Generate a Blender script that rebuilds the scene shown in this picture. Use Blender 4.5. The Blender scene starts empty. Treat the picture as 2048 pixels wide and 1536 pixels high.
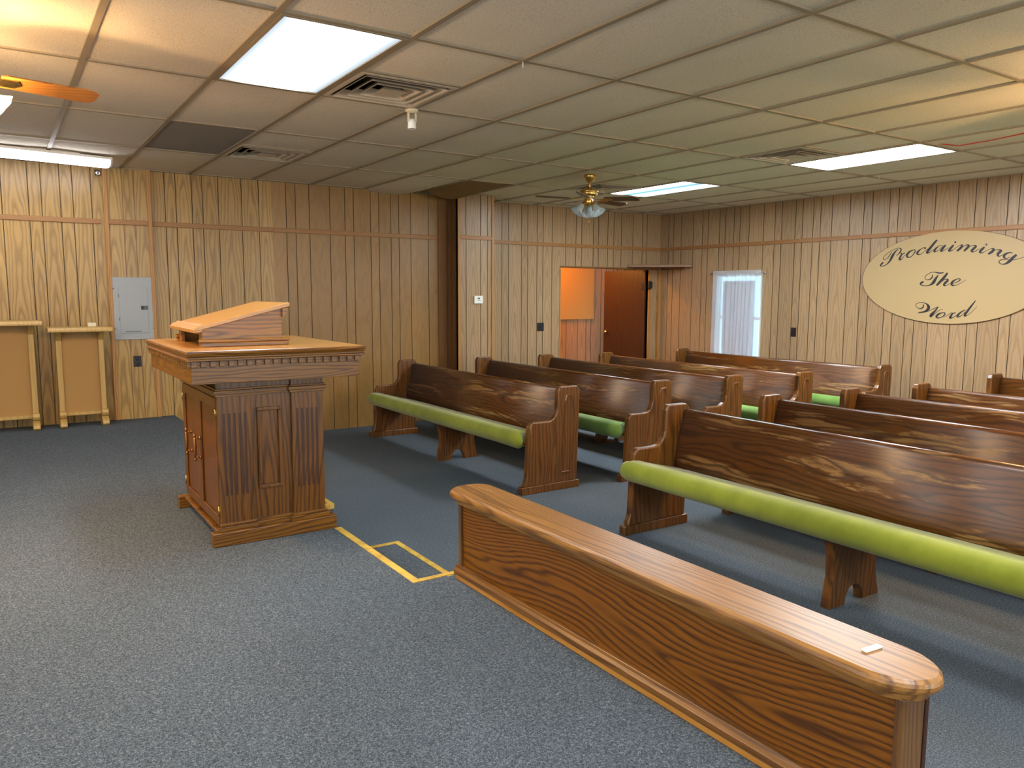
import bpy, bmesh, math, random
from mathutils import Vector, Matrix
random.seed(7)
SC=bpy.context.scene; COL=SC.collection
PI=math.pi
# ---------------------------------------------------------------- helpers
def s2l(c):
    return c/12.92 if c<=.04045 else ((c+.055)/1.055)**2.4
def hx(h):
    return tuple(s2l(int(h[i:i+2],16)/255) for i in (0,2,4))+(1.,)
class MB:
    """collects shapes, then links them as one mesh object"""
    def __init__(s): s.v=[];s.f=[];s.m=[];s.uv=[];s.sm=[]
    def add(s,vs,fs,mat=0,smooth=False,uvs=None):
        o=len(s.v); s.v+= [tuple(p) for p in vs]
        for i,f in enumerate(fs):
            s.f.append([o+k for k in f]); s.m.append(mat); s.sm.append(smooth)
            s.uv.append(uvs[i] if uvs else None)
    def box(s,x0,x1,y0,y1,z0,z1,mat=0):
        x0,x1=min(x0,x1),max(x0,x1);y0,y1=min(y0,y1),max(y0,y1);z0,z1=min(z0,z1),max(z0,z1)
        v=[(x0,y0,z0),(x1,y0,z0),(x1,y1,z0),(x0,y1,z0),(x0,y0,z1),(x1,y0,z1),(x1,y1,z1),(x0,y1,z1)]
        s.add(v,[(0,3,2,1),(4,5,6,7),(0,1,5,4),(1,2,6,5),(2,3,7,6),(3,0,4,7)],mat)
    def prism(s,poly,ax,a0,a1,mat=0,smooth=False):
        """poly: 2-D outline, extruded along axis ax ('x': (y,z), 'y': (x,z), 'z': (x,y))"""
        area=sum(poly[i][0]*poly[(i+1)%len(poly)][1]-poly[(i+1)%len(poly)][0]*poly[i][1] for i in range(len(poly)))
        if area<0: poly=poly[::-1]
        if ax=='y': a0,a1=max(a0,a1),min(a0,a1)
        else: a0,a1=min(a0,a1),max(a0,a1)
        def P(p,a): return {'x':(a,p[0],p[1]),'y':(p[0],a,p[1]),'z':(p[0],p[1],a)}[ax]
        n=len(poly); v=[P(p,a0) for p in poly]+[P(p,a1) for p in poly]
        o=len(s.v)
        s.add(v,[tuple(range(n-1,-1,-1)),tuple(range(n,2*n))],mat)
        for i in range(n):
            j=(i+1)%n; s.f.append([o+i,o+j,o+n+j,o+n+i]); s.m.append(mat); s.sm.append(smooth); s.uv.append(None)
    def rings(s,rs,mat=0,cap=True,smooth=True,closed=True,topmat=None):
        n=len(rs[0]); v=[p for r in rs for p in r]; f=[]
        for k in range(len(rs)-1):
            for i in range(n if closed else n-1):
                j=(i+1)%n; f.append((k*n+i,k*n+j,(k+1)*n+j,(k+1)*n+i))
        s.add(v,f,mat,smooth)
        if cap:
            o=len(s.v)-len(v)
            for r,rev in ((0,True),(len(rs)-1,False)):
                idx=[o+r*n+i for i in range(n)]
                s.f.append(idx[::-1] if rev else idx); s.m.append(mat if rev or topmat is None else topmat); s.sm.append(False); s.uv.append(None)
    def lathe(s,prof,c=(0,0,0),n=24,mat=0,M=None,ruf=None):
        rs=[]
        for r,z in prof:
            ring=[]
            for i in range(n):
                a=2*PI*i/n; rr=r*(1+(ruf(a,z) if ruf else 0))
                p=Vector((rr*math.cos(a),rr*math.sin(a),z))
                if M: p=M@p
                ring.append((p.x+c[0],p.y+c[1],p.z+c[2]))
            rs.append(ring)
        s.rings(rs,mat,cap=True)
    def tube(s,path,r,n=8,mat=0):
        P=[Vector(p) for p in path]; rs=[]
        up=Vector((0,0,1))
        for i,p in enumerate(P):
            t=(P[min(i+1,len(P)-1)]-P[max(i-1,0)]).normalized()
            a=t.cross(up)
            if a.length<1e-3: a=t.cross(Vector((1,0,0)))
            a.normalize(); b=t.cross(a).normalized()
            rad=r[i] if isinstance(r,(list,tuple)) else r
            rs.append([tuple(p+a*rad*math.cos(2*PI*k/n)+b*rad*math.sin(2*PI*k/n)) for k in range(n)])
        s.rings(rs,mat)
    def quad(s,a,b,c,d,mat=0,uv=None): s.add([a,b,c,d],[(0,1,2,3)],mat,False,[uv] if uv else None)
    def build(s,name,mats,parent=None,bevel=0,loc=None,seg=2,fixn=True):
        me=bpy.data.meshes.new(name); me.from_pydata(s.v,[],s.f)
        mats=mats if isinstance(mats,(list,tuple)) else [mats]
        for m in mats: me.materials.append(m)
        for p,m,sm in zip(me.polygons,s.m,s.sm): p.material_index=m; p.use_smooth=sm
        if any(u for u in s.uv):
            ul=me.uv_layers.new(name='UVMap')
            for p,u in zip(me.polygons,s.uv):
                if u:
                    for k,li in enumerate(p.loop_indices): ul.data[li].uv=u[k]
        me.validate(); me.update()
        if fixn:
            bm=bmesh.new(); bm.from_mesh(me); bmesh.ops.recalc_face_normals(bm,faces=bm.faces); bm.to_mesh(me); bm.free()
        o=bpy.data.objects.new(name,me); COL.objects.link(o)
        if parent: o.parent=parent
        if loc: o.location=loc
        if bevel:
            b=o.modifiers.new('edge','BEVEL'); b.width=bevel; b.segments=seg; b.limit_method='ANGLE'; b.angle_limit=math.radians(40); b.use_clamp_overlap=True
        return o
def tag(o,label=None,cat=None,group=None,kind=None):
    if label: o['label']=label
    if cat: o['category']=cat
    if group: o['group']=group
    if kind: o['kind']=kind
    return o
def thing(name,label,cat,loc=(0,0,0),rz=0,group=None):
    o=bpy.data.objects.new(name,None); COL.objects.link(o); o.location=loc; o.rotation_euler=(0,0,rz)
    o.empty_display_size=.1
    return tag(o,label,cat,group)
def struct(mb,name,mats,bevel=0,label=None):
    o=mb.build(name,mats,bevel=bevel); o['kind']='structure'
    if label: o['label']=label
    return o
def dup(root,loc,label,rz=None):
    def cp(o,par):
        c=o.copy(); COL.objects.link(c)
        if par: c.parent=par
        for ch in o.children: cp(ch,c)
        return c
    r=cp(root,None); r.location=loc
    if rz is not None: r.rotation_euler=(0,0,rz)
    r['label']=label
    return r
def arc(cx,cy,r,a0,a1,n):
    return [(cx+r*math.cos(a0+(a1-a0)*i/n),cy+r*math.sin(a0+(a1-a0)*i/n)) for i in range(n+1)]
# ---------------------------------------------------------------- materials
class NT:
    def __init__(s,name):
        s.mat=bpy.data.materials.new(name); s.mat.use_nodes=True; s.t=s.mat.node_tree
        s.bs=s.t.nodes['Principled BSDF']; s.out=s.t.nodes['Material Output']
    def n(s,ty,**kw):
        x=s.t.nodes.new(ty)
        for k,v in kw.items(): setattr(x,k,v)
        return x
    def l(s,a,b): s.t.links.new(a,b)
    def val(s,inp,v):
        if hasattr(v,'links') or isinstance(v,bpy.types.NodeSocket): s.l(v,inp)
        else: inp.default_value=v
    def math(s,op,a,b=0.,c=None):
        x=s.n('ShaderNodeMath',operation=op); s.val(x.inputs[0],a); s.val(x.inputs[1],b)
        if c is not None: s.val(x.inputs[2],c)
        return x.outputs[0]
    def comb(s,a,b,c):
        x=s.n('ShaderNodeCombineXYZ')
        for i,v in enumerate((a,b,c)): s.val(x.inputs[i],v)
        return x.outputs[0]
    def noise(s,vec,scale=1.,detail=2.,rough=.5):
        x=s.n('ShaderNodeTexNoise'); s.l(vec,x.inputs['Vector']); x.inputs['Scale'].default_value=scale
        x.inputs['Detail'].default_value=detail; x.inputs['Roughness'].default_value=rough
        return x.outputs[0]
    def ramp(s,fac,stops):
        x=s.n('ShaderNodeValToRGB'); s.l(fac,x.inputs[0]); e=x.color_ramp.elements
        e[0].position,e[0].color=stops[0]; e[1].position,e[1].color=stops[-1]
        for p,c in stops[1:-1]:
            k=e.new(p); k.color=c
        return x.outputs[0]
    def mix(s,fac,a,b,mode='MIX'):
        x=s.n('ShaderNodeMix',data_type='RGBA',blend_type=mode)
        s.val(x.inputs[0],fac); s.val(x.inputs[6],a); s.val(x.inputs[7],b)
        return x.outputs[2]
    def bump(s,h,strength=.2,dist=.002):
        x=s.n('ShaderNodeBump'); s.l(h,x.inputs['Height']); x.inputs['Strength'].default_value=strength
        x.inputs['Distance'].default_value=dist; s.l(x.outputs[0],s.bs.inputs['Normal'])
def plain(name,col,rough=.5,metal=0.,spec=None,emit=None,es=0.):
    t=NT(name); t.bs.inputs['Base Color'].default_value=col; t.bs.inputs['Roughness'].default_value=rough
    t.bs.inputs['Metallic'].default_value=metal
    if spec is not None: t.bs.inputs['Specular IOR Level'].default_value=spec
    if emit: t.bs.inputs['Emission Color'].default_value=emit; t.bs.inputs['Emission Strength'].default_value=es
    tc=t.n('ShaderNodeTexCoord'); nz=t.noise(tc.outputs['Object'],60.,3.)
    rr=t.math('MULTIPLY_ADD',nz,.12,rough-.06); t.l(rr,t.bs.inputs['Roughness'])
    return t.mat
def wc(h,sat=.93):
    c=hx(h); l=.3*c[0]+.6*c[1]+.1*c[2]
    return tuple(l+(c[i]-l)*sat*(1,1,1.05)[i]+(-.02,.025,.0)[i]*l for i in range(3))+(1.,)
W1=(1,1,1,1);B0=(0,0,0,1)
def lerp(a,b,t): return tuple(a[i]+(b[i]-a[i])*t for i in range(3))+(1.,)
def wood(name,dark,light,order='XZY',freq=55.,b0=.09,amp=1.5,rough=.38,uv=False,fiber=.35,a0=0.,meander=.2,
         wear=None,coat=0.,contrast=1.,rep=None,cone=.7,spec=.5):
    """oak-like grain: order = (along grain, across the face, through the board)"""
    t=NT(name); q=1.08 if name in ('pew_back','pew_end','pulpit','pulpit_x','pulpit_y','desk','rail','pew_seat') else .93; dark=wc(dark,q); light=wc(light,q)
    dark=lerp(light,dark,contrast)
    if uv:
        u=t.n('ShaderNodeUVMap'); sp=t.n('ShaderNodeSeparateXYZ'); t.l(u.outputs[0],sp.inputs[0])
        g,a,b=sp.outputs[1],sp.outputs[0],0.
    else:
        tc=t.n('ShaderNodeTexCoord'); sp=t.n('ShaderNodeSeparateXYZ'); t.l(tc.outputs['Object'],sp.inputs[0])
        oi=t.n('ShaderNodeObjectInfo'); ix={'X':0,'Y':1,'Z':2}
        g=t.math('MULTIPLY_ADD',oi.outputs['Random'],23.,sp.outputs[ix[order[0]]])
        a=sp.outputs[ix[order[1]]]; b=sp.outputs[ix[order[2]]]
        if a0: a=t.math('SUBTRACT',a,a0)
    gi=g
    if rep:
        k=t.math('FLOOR',t.math('DIVIDE',a,rep)); gi=t.math('MULTIPLY_ADD',k,5.37,g)
        a=t.math('SUBTRACT',t.math('SUBTRACT',a,t.math('MULTIPLY',k,rep)),rep*.5)
    m5=lambda x,f:(t.math('MULTIPLY',x,f) if not isinstance(x,float) else x*f)
    n0=t.noise(t.comb(m5(gi,.55),m5(a,.8),m5(b,.8)),1.,1.)
    n1=t.noise(t.comb(m5(gi,1.6),m5(a,7.),m5(b,7.)),1.,2.)
    ac=t.math('ADD',a,t.math('MULTIPLY',t.math('SUBTRACT',n0,.5),meander))
    bb=t.math('MULTIPLY_ADD',b,.04,b0) if not isinstance(b,float) else b0
    d=t.math('SQRT',t.math('ADD',t.math('MULTIPLY',ac,ac),(t.math('MULTIPLY',bb,bb) if not isinstance(bb,float) else bb*bb)))
    ring=t.math('ADD',t.math('MULTIPLY',d,freq),t.math('ADD',t.math('MULTIPLY',n1,amp*2),t.math('MULTIPLY',gi,cone)))
    fr=t.math('FRACT',ring)
    band=t.ramp(fr,[(0.,(.1,.1,.1,1)),(.14,(.0,.0,.0,1)),(.42,(.75,.75,.75,1)),(.8,W1),(1.,(.35,.35,.35,1))])
    fib=t.noise(t.comb(m5(gi,9.),m5(a,330.),m5(b,330.)),1.,2.,.6)
    fb=t.ramp(fib,[(.36,B0),(.62,W1)])
    tone=t.math('ADD',t.math('MULTIPLY',band,1-fiber),t.math('MULTIPLY',fb,fiber))
    col=t.mix(tone,dark,light)
    if uv:   # plank to plank tone
        wn=t.n('ShaderNodeTexWhiteNoise',noise_dimensions='1D'); t.l(t.math('ROUND',t.math('DIVIDE',g,10.)),wn.inputs['W'])
        tv=t.math('MULTIPLY_ADD',wn.outputs['Value'],.20,.90); col=t.mix(1.,col,t.comb(tv,tv,tv),'MULTIPLY')
    rr=rough
    if wear:
        wd,wl,th=wc(wear[0]),wc(wear[1]),wear[2]
        nw=t.noise(t.comb(m5(gi,1.5),m5(a,11.),m5(b,4.)),1.,5.,.68)
        mk=t.ramp(nw,[(th,B0),(th+.05,W1)])
        mk=t.math('MULTIPLY',mk,t.math('MULTIPLY_ADD',fb,.45,.55))
        col=t.mix(t.math('MULTIPLY',mk,wear[3]),col,t.mix(band,wd,wl))
        rr=t.math('MULTIPLY_ADD',mk,.22,rough)
    t.l(col,t.bs.inputs['Base Color']); t.val(t.bs.inputs['Roughness'],rr)
    t.bs.inputs['Specular IOR Level'].default_value=spec
    if coat: t.bs.inputs['Coat Weight'].default_value=coat; t.bs.inputs['Coat Roughness'].default_value=.3
    t.bump(tone,.12,.0012)
    return t.mat
M={}
M['panel_oak']=wood('panel_oak','85602f','b99151',uv=True,freq=40,b0=.03,amp=1.7,meander=.05,rough=.32,fiber=.3,cone=1.6,contrast=.95)
M['panel_plain']=wood('panel_plain','85602f','9a7240',uv=True,freq=20,b0=.1,amp=2.6,meander=.08,rough=.34,fiber=.5,cone=.5,contrast=.9)
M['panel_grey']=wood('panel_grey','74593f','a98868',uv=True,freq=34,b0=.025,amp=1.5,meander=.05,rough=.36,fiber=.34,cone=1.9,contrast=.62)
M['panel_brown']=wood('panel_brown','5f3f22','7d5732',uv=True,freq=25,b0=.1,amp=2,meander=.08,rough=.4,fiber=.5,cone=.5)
M['panel_hall']=wood('panel_hall','8a4c0d','b46a1c',uv=True,freq=40,b0=.03,amp=1.7,meander=.05,rough=.4,fiber=.3,cone=1.6)
M['groove']=plain('groove',hx('22150c'),.9)
M['trim']=wood('trim','85552f','a06c40','YZX',freq=80,rough=.42,meander=.1)
M['trim_x']=wood('trim_x','8a5a32','a8743f','XZY',freq=80,rough=.42,meander=.1)
M['trim_z']=wood('trim_z','96622f','bb8448','ZXY',freq=80,rough=.42,meander=.1)
M['trim_zd']=wood('trim_zd','6b4526','855a33','ZXY',freq=60,rough=.42,meander=.1)
M['pew_back']=wood('pew_back','331b0f','633a1e','YZX',freq=42,b0=.04,amp=2.5,meander=.16,a0=.6,rough=.3,wear=('5a3a1e','a87b45',.555,.75),coat=.25)
M['pew_end']=wood('pew_end','3a2010','704724','ZXY',freq=34,amp=2.3,b0=.04,a0=.3,rough=.36,wear=('6b4320','a27a48',.66,.5),coat=.15)
M['pew_seat']=wood('pew_seat','3a2216','5f3a20','YXZ',freq=50,rough=.4)
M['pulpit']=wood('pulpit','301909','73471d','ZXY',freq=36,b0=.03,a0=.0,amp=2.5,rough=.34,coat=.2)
M['pulpit_y']=wood('pulpit_y','42240f','7c4a22','ZYX',freq=42,b0=.07,a0=.8,rough=.34,coat=.2)
M['pulpit_x']=wood('pulpit_x','331b0b','845626','XZY',freq=55,b0=.02,a0=.85,amp=2.9,rough=.34,coat=.2,meander=.16)
M['pulpit_yh']=wood('pulpit_yh','5b3216','98602c','YZX',freq=50,b0=.08,a0=.85,rough=.34,coat=.2)
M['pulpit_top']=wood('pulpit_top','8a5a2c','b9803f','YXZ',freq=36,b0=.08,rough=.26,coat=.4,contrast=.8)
M['desk']=wood('desk','4a2a10','9c662a','XZY',freq=40,b0=.02,a0=1.04,amp=2.6,rough=.32,coat=.25,meander=.2)
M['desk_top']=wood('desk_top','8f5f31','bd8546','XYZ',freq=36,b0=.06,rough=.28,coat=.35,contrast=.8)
M['rail']=wood('rail','3a1c09','86521c','YZX',freq=64,b0=.02,a0=.16,amp=2.3,rough=.36,coat=.15,meander=.5,cone=2.2,fiber=.28)
M['rail_mould']=wood('rail_mould','54300f','82521f','YZX',freq=60,rough=.36,coat=.2,meander=.1)
M['rail_cap']=wood('rail_cap','583210','a26c2e','YXZ',freq=75,b0=.025,a0=.064,amp=1.8,rough=.4,coat=.2,meander=.12,wear=('8a5a2a','bd8c55',.62,.3))
M['rail_end']=wood('rail_end','52331a','7a522a','ZXY',freq=60,rough=.4)
M['rail_dark']=plain('rail_dark',hx('3a1d0d'),.45)
M['rail_strip']=wood('rail_strip','a8691f','c4873a','YZX',freq=70,rough=.4)
M['stand']=wood('stand','a88042','c79f5c','ZXY',freq=30,amp=1.2,rough=.4,contrast=.6)
M['stand_panel']=plain('stand_panel',hx('ab8142'),.55)
M['fan_blade']=wood('fan_blade','70421a','9c6628','XYZ',freq=60,b0=.1,rough=.35,coat=.3)
M['fan_blade_dark']=wood('fan_blade_dark','4a2f1c','6b4a30','XYZ',freq=60,b0=.1,rough=.4)
M['door']=wood('door','3a1f12','4e2d1a','ZXY',freq=22,amp=2,rough=.4,contrast=.7)
M['brass']=plain('brass',hx('d0ac62'),.28,1.)
M['chrome']=plain('chrome',hx('d8d8d8'),.2,1.)
M['copper']=plain('copper',hx('a8743f'),.36,1.)
M['black']=plain('black',hx('16161a'),.45)
M['white_plastic']=plain('white_plastic',hx('e6e6e2'),.4)
M['cream_plastic']=plain('cream_plastic',hx('d8d0b4'),.45)
M['grey_metal']=plain('grey_metal',hx('9da3a6'),.42)
M['grey_dark']=plain('grey_dark',hx('55595c'),.5)
M['tee']=plain('tee',hx('958873'),.5)
M['vent']=plain('vent',hx('c8bcaa'),.45)
M['vent_in']=plain('vent_in',hx('2c2622'),.8)
M['plenum']=plain('plenum',hx('14110f'),.9)
M['brown_tile']=plain('brown_tile',hx('85673c'),.9)
M['tan_board']=plain('tan_board',hx('b47c34'),.7)
M['paper']=plain('paper',hx('eef0ee'),.7)
M['red_wire']=plain('red_wire',hx('b5331c'),.5)
M['sign']=plain('sign',hx('a89066'),.5)
M['sign_edge']=plain('sign_edge',hx('4a2f1a'),.5)
M['ink']=plain('ink',hx('15161c'),.55)
M['render_wall']=plain('render_wall',hx('b89a72'),.7)
def carpet():
    t=NT('carpet'); tc=t.n('ShaderNodeTexCoord'); o=tc.outputs['Object']
    a=t.noise(o,300.,3.,.7); b=t.noise(o,110.,2.,.6); c=t.noise(o,1.1,3.)
    m=t.math('ADD',t.math('MULTIPLY',a,.72),t.math('MULTIPLY',b,.28))
    col=t.ramp(m,[(.34,hx('262b30')),(.46,hx('454d55')),(.56,hx('636d75')),(.68,hx('989c9c'))])
    v=t.math('MULTIPLY_ADD',c,.3,.85); col=t.mix(1.,col,t.comb(v,v,v),'MULTIPLY')
    t.l(col,t.bs.inputs['Base Color']); t.bs.inputs['Roughness'].default_value=.95; t.bs.inputs['Specular IOR Level'].default_value=.1
    t.bump(m,.6,.006); return t.mat
M['carpet']=carpet()
def tile(name,c1,c2):
    t=NT(name); tc=t.n('ShaderNodeTexCoord'); o=tc.outputs['Object']
    a=t.noise(o,150.,3.,.6); b=t.noise(o,.7,3.); 
    col=t.mix(t.ramp(a,[(.33,B0),(.47,W1)]),hx(c1),hx(c2))
    v=t.math('MULTIPLY_ADD',b,.25,.87); col=t.mix(1.,col,t.comb(v,v,v),'MULTIPLY')
    t.l(col,t.bs.inputs['Base Color']); t.bs.inputs['Roughness'].default_value=.9; t.bs.inputs['Specular IOR Level'].default_value=.15
    t.bump(a,.35,.004); return t.mat
M['tile']=tile('ceiling_tile','c0b4a2','e3d9c8'); M['tile_dark']=tile('ceiling_tile_dark','827b74','97908a')
def fabric(name,c1,c2):
    t=NT(name); tc=t.n('ShaderNodeTexCoord'); o=tc.outputs['Object']
    a=t.noise(o,3.5,4.,.6); b=t.noise(o,500.,2.)
    col=t.mix(t.ramp(a,[(.35,B0),(.65,W1)]),hx(c1),hx(c2))
    v=t.math('MULTIPLY_ADD',b,.3,.85); col=t.mix(1.,col,t.comb(v,v,v),'MULTIPLY')
    t.l(col,t.bs.inputs['Base Color']); t.bs.inputs['Roughness'].default_value=.85
    t.bs.inputs['Sheen Weight'].default_value=.25; t.bs.inputs['Specular IOR Level'].default_value=.15
    t.bump(b,.25,.001); return t.mat
M['cushion']=fabric('cushion','717c22','88922c'); M['cushion_g']=fabric('cushion_green','577a34','6c8f44')
def tape():
    t=NT('tape'); tc=t.n('ShaderNodeTexCoord'); a=t.noise(tc.outputs['Object'],9.,4.,.7)
    col=t.mix(t.ramp(a,[(.4,B0),(.6,W1)]),hx('b08d3c'),hx('d9b552')); t.l(col,t.bs.inputs['Base Color']); t.bs.inputs['Roughness'].default_value=.5
    return t.mat
M['tape']=tape()
def sheer():
    t=NT('sheer'); dif=t.n('ShaderNodeBsdfDiffuse'); trl=t.n('ShaderNodeBsdfTranslucent'); trp=t.n('ShaderNodeBsdfTransparent')
    tc=t.n('ShaderNodeTexCoord'); w=t.noise(tc.outputs['Object'],420.,1.)
    c=t.mix(w,hx('e4e8f2'),hx('f6f8ff'))
    for x in (dif,trl): t.l(c,x.inputs[0])
    m1=t.n('ShaderNodeMixShader'); m1.inputs[0].default_value=.6; t.l(dif.outputs[0],m1.inputs[1]); t.l(trl.outputs[0],m1.inputs[2])
    m2=t.n('ShaderNodeMixShader'); m2.inputs[0].default_value=.3; t.l(m1.outputs[0],m2.inputs[1]); t.l(trp.outputs[0],m2.inputs[2])
    t.l(m2.outputs[0],t.out.inputs[0]); return t.mat
M['sheer']=sheer()
def glass(name,col,rough=.3,emit=None,es=0):
    t=NT(name); b=t.bs; b.inputs['Base Color'].default_value=col; b.inputs['Roughness'].default_value=rough
    b.inputs['Transmission Weight'].default_value=.6
    tc=t.n('ShaderNodeTexCoord'); t.bump(t.noise(tc.outputs['Object'],90.,2.),.3,.003)
    if emit: b.inputs['Emission Color'].default_value=emit; b.inputs['Emission Strength'].default_value=es
    return t.mat
def shade():
    t=NT('shade_glass'); tr=t.n('ShaderNodeBsdfTransparent'); tl=t.n('ShaderNodeBsdfTranslucent'); m=t.n('ShaderNodeMixShader'); m2=t.n('ShaderNodeMixShader')
    t.bs.inputs['Base Color'].default_value=hx('cfe0ea'); t.bs.inputs['Roughness'].default_value=.12; tl.inputs[0].default_value=hx('d5e4ec')
    tc=t.n('ShaderNodeTexCoord'); t.bump(t.noise(tc.outputs['Object'],70.,3.),.7,.006)
    m.inputs[0].default_value=.5; t.l(t.bs.outputs[0],m.inputs[1]); t.l(tl.outputs[0],m.inputs[2])
    m2.inputs[0].default_value=.4; t.l(m.outputs[0],m2.inputs[1]); t.l(tr.outputs[0],m2.inputs[2]); t.l(m2.outputs[0],t.out.inputs[0]); return t.mat
M['shade']=shade()
M['pane']=glass('pane',(.95,.98,1,1),.02); M['pane'].node_tree.nodes['Principled BSDF'].inputs['Transmission Weight'].default_value=1.
def lamp(name,col,strength,tubes=None,hot=None):
    """glowing lens; tube bands are painted into its emission"""
    t=NT(name); e=t.n('ShaderNodeEmission'); e.inputs[0].default_value=col; e.inputs[1].default_value=strength
    if tubes:
        tc=t.n('ShaderNodeTexCoord'); sp=t.n('ShaderNodeSeparateXYZ'); t.l(tc.outputs['Object'],sp.inputs[0])
        tot=None
        for c in tubes[0]:
            q=t.math('DIVIDE',t.math('SUBTRACT',sp.outputs[0],c),tubes[1])
            g=t.math('EXPONENT',t.math('MULTIPLY',t.math('MULTIPLY',q,q),-1.))
            tot=g if tot is None else t.math('ADD',tot,g)
        t.l(t.math('MULTIPLY_ADD',tot,strength*(1-tubes[2]),strength*tubes[2]),e.inputs[1])  # bright bands and dim edges drawn in emission, no tubes modelled
        if hot: t.l(t.mix(t.math('MINIMUM',t.math('MULTIPLY',tot,4.),1.),col,hot),e.inputs[0])
    t.l(e.outputs[0],t.out.inputs[0]); return t.mat
# ---------------------------------------------------------------- dimensions
YA,XB,YA2,YP=4.917,7.167,5.106,4.63      # back wall, right wall, back wall behind the pilaster, pilaster face
ST,CE,TR=.302,2.67,2.172                 # stage height, ceiling, rail moulding
XL,YF=-4.6,-7.2                          # left wall, wall behind the camera
DIF=[.147,.1,.15,.228,.172,.102,.2,.1]   # board widths of the panelling, repeating
def grooves(start,k,lo,hi,sgn=1):
    """groove positions around 'start', where board k of DIF begins"""
    out=[];p=start;i=k
    while lo-.3<p<hi+.3:
        out.append(p); p+=sgn*DIF[i%8]; i+=1
    p=start;i=k-1
    while lo-.3<p<hi+.3:
        out.append(p); p-=sgn*DIF[i%8]; i-=1
    return sorted(set(round(x,4) for x in out if lo+.012<x<hi-.012))
PID=[0]
def planks(mb,ax,c,nrm,lo,hi,z0,z1,gr,holes=(),thick=.10):
    """panelling on plane ax=c facing nrm(+1/-1), boards between lo..hi; holes: (lo,hi,z0,z1)"""
    hw,dp=.0038,.007
    cuts=[(lo,0),(hi,0)]+[(g,1) for g in gr]
    for h in holes: cuts+=[(h[0],0),(h[1],0)]
    cuts=sorted(set(c_ for c_ in cuts if lo<=c_[0]<=hi))
    def P(u,z,d=0.):
        q=c-nrm*d
        return (u,q,z) if ax=='y' else (q,u,z)
    def fac(u0,u1,za,zb,mat,d=0.,uv=None): mb.quad(P(u0,za,d),P(u1,za,d),P(u1,zb,d),P(u0,zb,d),mat,uv)
    idn=0; left=lo
    for (a,ga),(b,gb) in zip(cuts[:-1],cuts[1:]):
        if ga or a==lo: PID[0]+=1
        u0=a+(hw if ga else 0); u1=b-(hw if gb else 0)
        zr=[(z0,z1)]
        for h in holes:
            if a>=h[0]-1e-6 and b<=h[1]+1e-6: zr=[(p,q) for p,q in ((z0,h[2]),(h[3],z1)) if q-p>.01]
        prev=max([q for q,g in cuts if g and q<=a+1e-6],default=lo); nxt=min([q for q,g in cuts if g and q>=b-1e-6],default=hi)
        cm=(prev+nxt)/2
        for za,zb in zr:
            k=PID[0]*10.
            fac(u0,u1,za,zb,0,0,[(u0-cm,za-1.3+k),(u1-cm,za-1.3+k),(u1-cm,zb-1.3+k),(u0-cm,zb-1.3+k)])
            if gb:
                mb.quad(P(b-hw,za),P(b,za,dp),P(b,zb,dp),P(b-hw,zb),1); mb.quad(P(b,za,dp),P(b+hw,za),P(b+hw,zb),P(b,zb,dp),1)
            # solid wall behind
            q0,q1=sorted((c-nrm*.006,c-nrm*thick))
            if ax=='y': mb.box(a,b,q0,q1,za,zb,2)
            else: mb.box(q0,q1,a,b,za,zb,2)
PANEL=lambda k:[M[k],M['groove'],M['render_wall']]
def wall(name,mk,*a,**k):
    mb=MB(); planks(mb,*a,**k)
    return struct(finish(mb),name,PANEL(mk))
def finish(mb): return mb
# ---------------------------------------------------------------- room shell
mb=MB(); mb.box(.2,XB+.2,YF-.2,YA2+2.3,-.12,0); struct(mb,'floor',M['carpet'])
mb=MB()   # raised stage, its edge steps back beside the panel rail
mb.prism([(XL,YF),(.72,YF),(.72,-.467),(.384,-.467),(.384,YA-.002),(XL,YA-.002)],'z',.0,ST)
struct(mb,'floor_stage',M['carpet'],bevel=.012)
gl=grooves(-.945,6,XL,-.15)
wall('wall_back_left','panel_oak','y',YA,-1,XL,-.15,0,CE,gl)
wall('wall_back_pilaster','panel_oak','y',YA-.04,-1,-.15,.25,ST-.02,CE,[.007,.107],thick=.036)
mb=MB(); planks(mb,'y',YA,-1,-.15,1.416,0,CE,[g for g in grooves(.382,7,.26,1.35)]); struct(mb,'wall_back_centre',PANEL('panel_oak'))
mb=MB(); planks(mb,'y',YA,-1,1.416,3.48,0,CE,grooves(1.416,0,1.42,3.36)); struct(mb,'wall_back',PANEL('panel_plain'))
# pilaster column
mb=MB(); planks(mb,'y',YP,-1,3.48,3.96,0,CE,[3.584,3.783,3.88],thick=.05); struct(mb,'wall_pilaster_front',PANEL('panel_grey'))
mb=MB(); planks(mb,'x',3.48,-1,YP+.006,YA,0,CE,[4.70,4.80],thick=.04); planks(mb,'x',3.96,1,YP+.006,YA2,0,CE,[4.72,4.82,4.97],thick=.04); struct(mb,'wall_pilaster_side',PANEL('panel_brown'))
DO=(5.34,6.95,0,1.875)
A2=[4.087,4.391,4.493,4.694,4.794,4.943,5.04,5.189,5.416,5.592,5.692,5.895,5.989,6.158,6.268,6.408,6.627,6.811,6.9]
wall('wall_back_right','panel_grey','y',YA2,-1,3.96,XB+.1,0,CE,A2,holes=[DO])
gB=grooves(2.059,4,YF,YA2-.02,-1)
WIN=(3.24,4.02,.62,1.80)
wall('wall_right','panel_grey','x',XB,-1,YF,YA2,0,CE,gB,holes=[WIN])
WL=[(-5.6,-3.6,.95,2.25),(-1.6,.4,.95,2.25)]; WF=[(-3.4,-1.4,.95,2.25),(.6,2.6,.95,2.25),(4.2,6.2,.95,2.25)]  # openings for the invented windows that let fill light in
wall('wall_left','panel_oak','x',XL,1,YF,YA,0,CE,grooves(0,0,YF,YA),holes=WL)
wall('wall_front','panel_grey','y',YF,1,XL,XB,0,CE,grooves(0,0,XL,XB),holes=WF)
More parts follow.
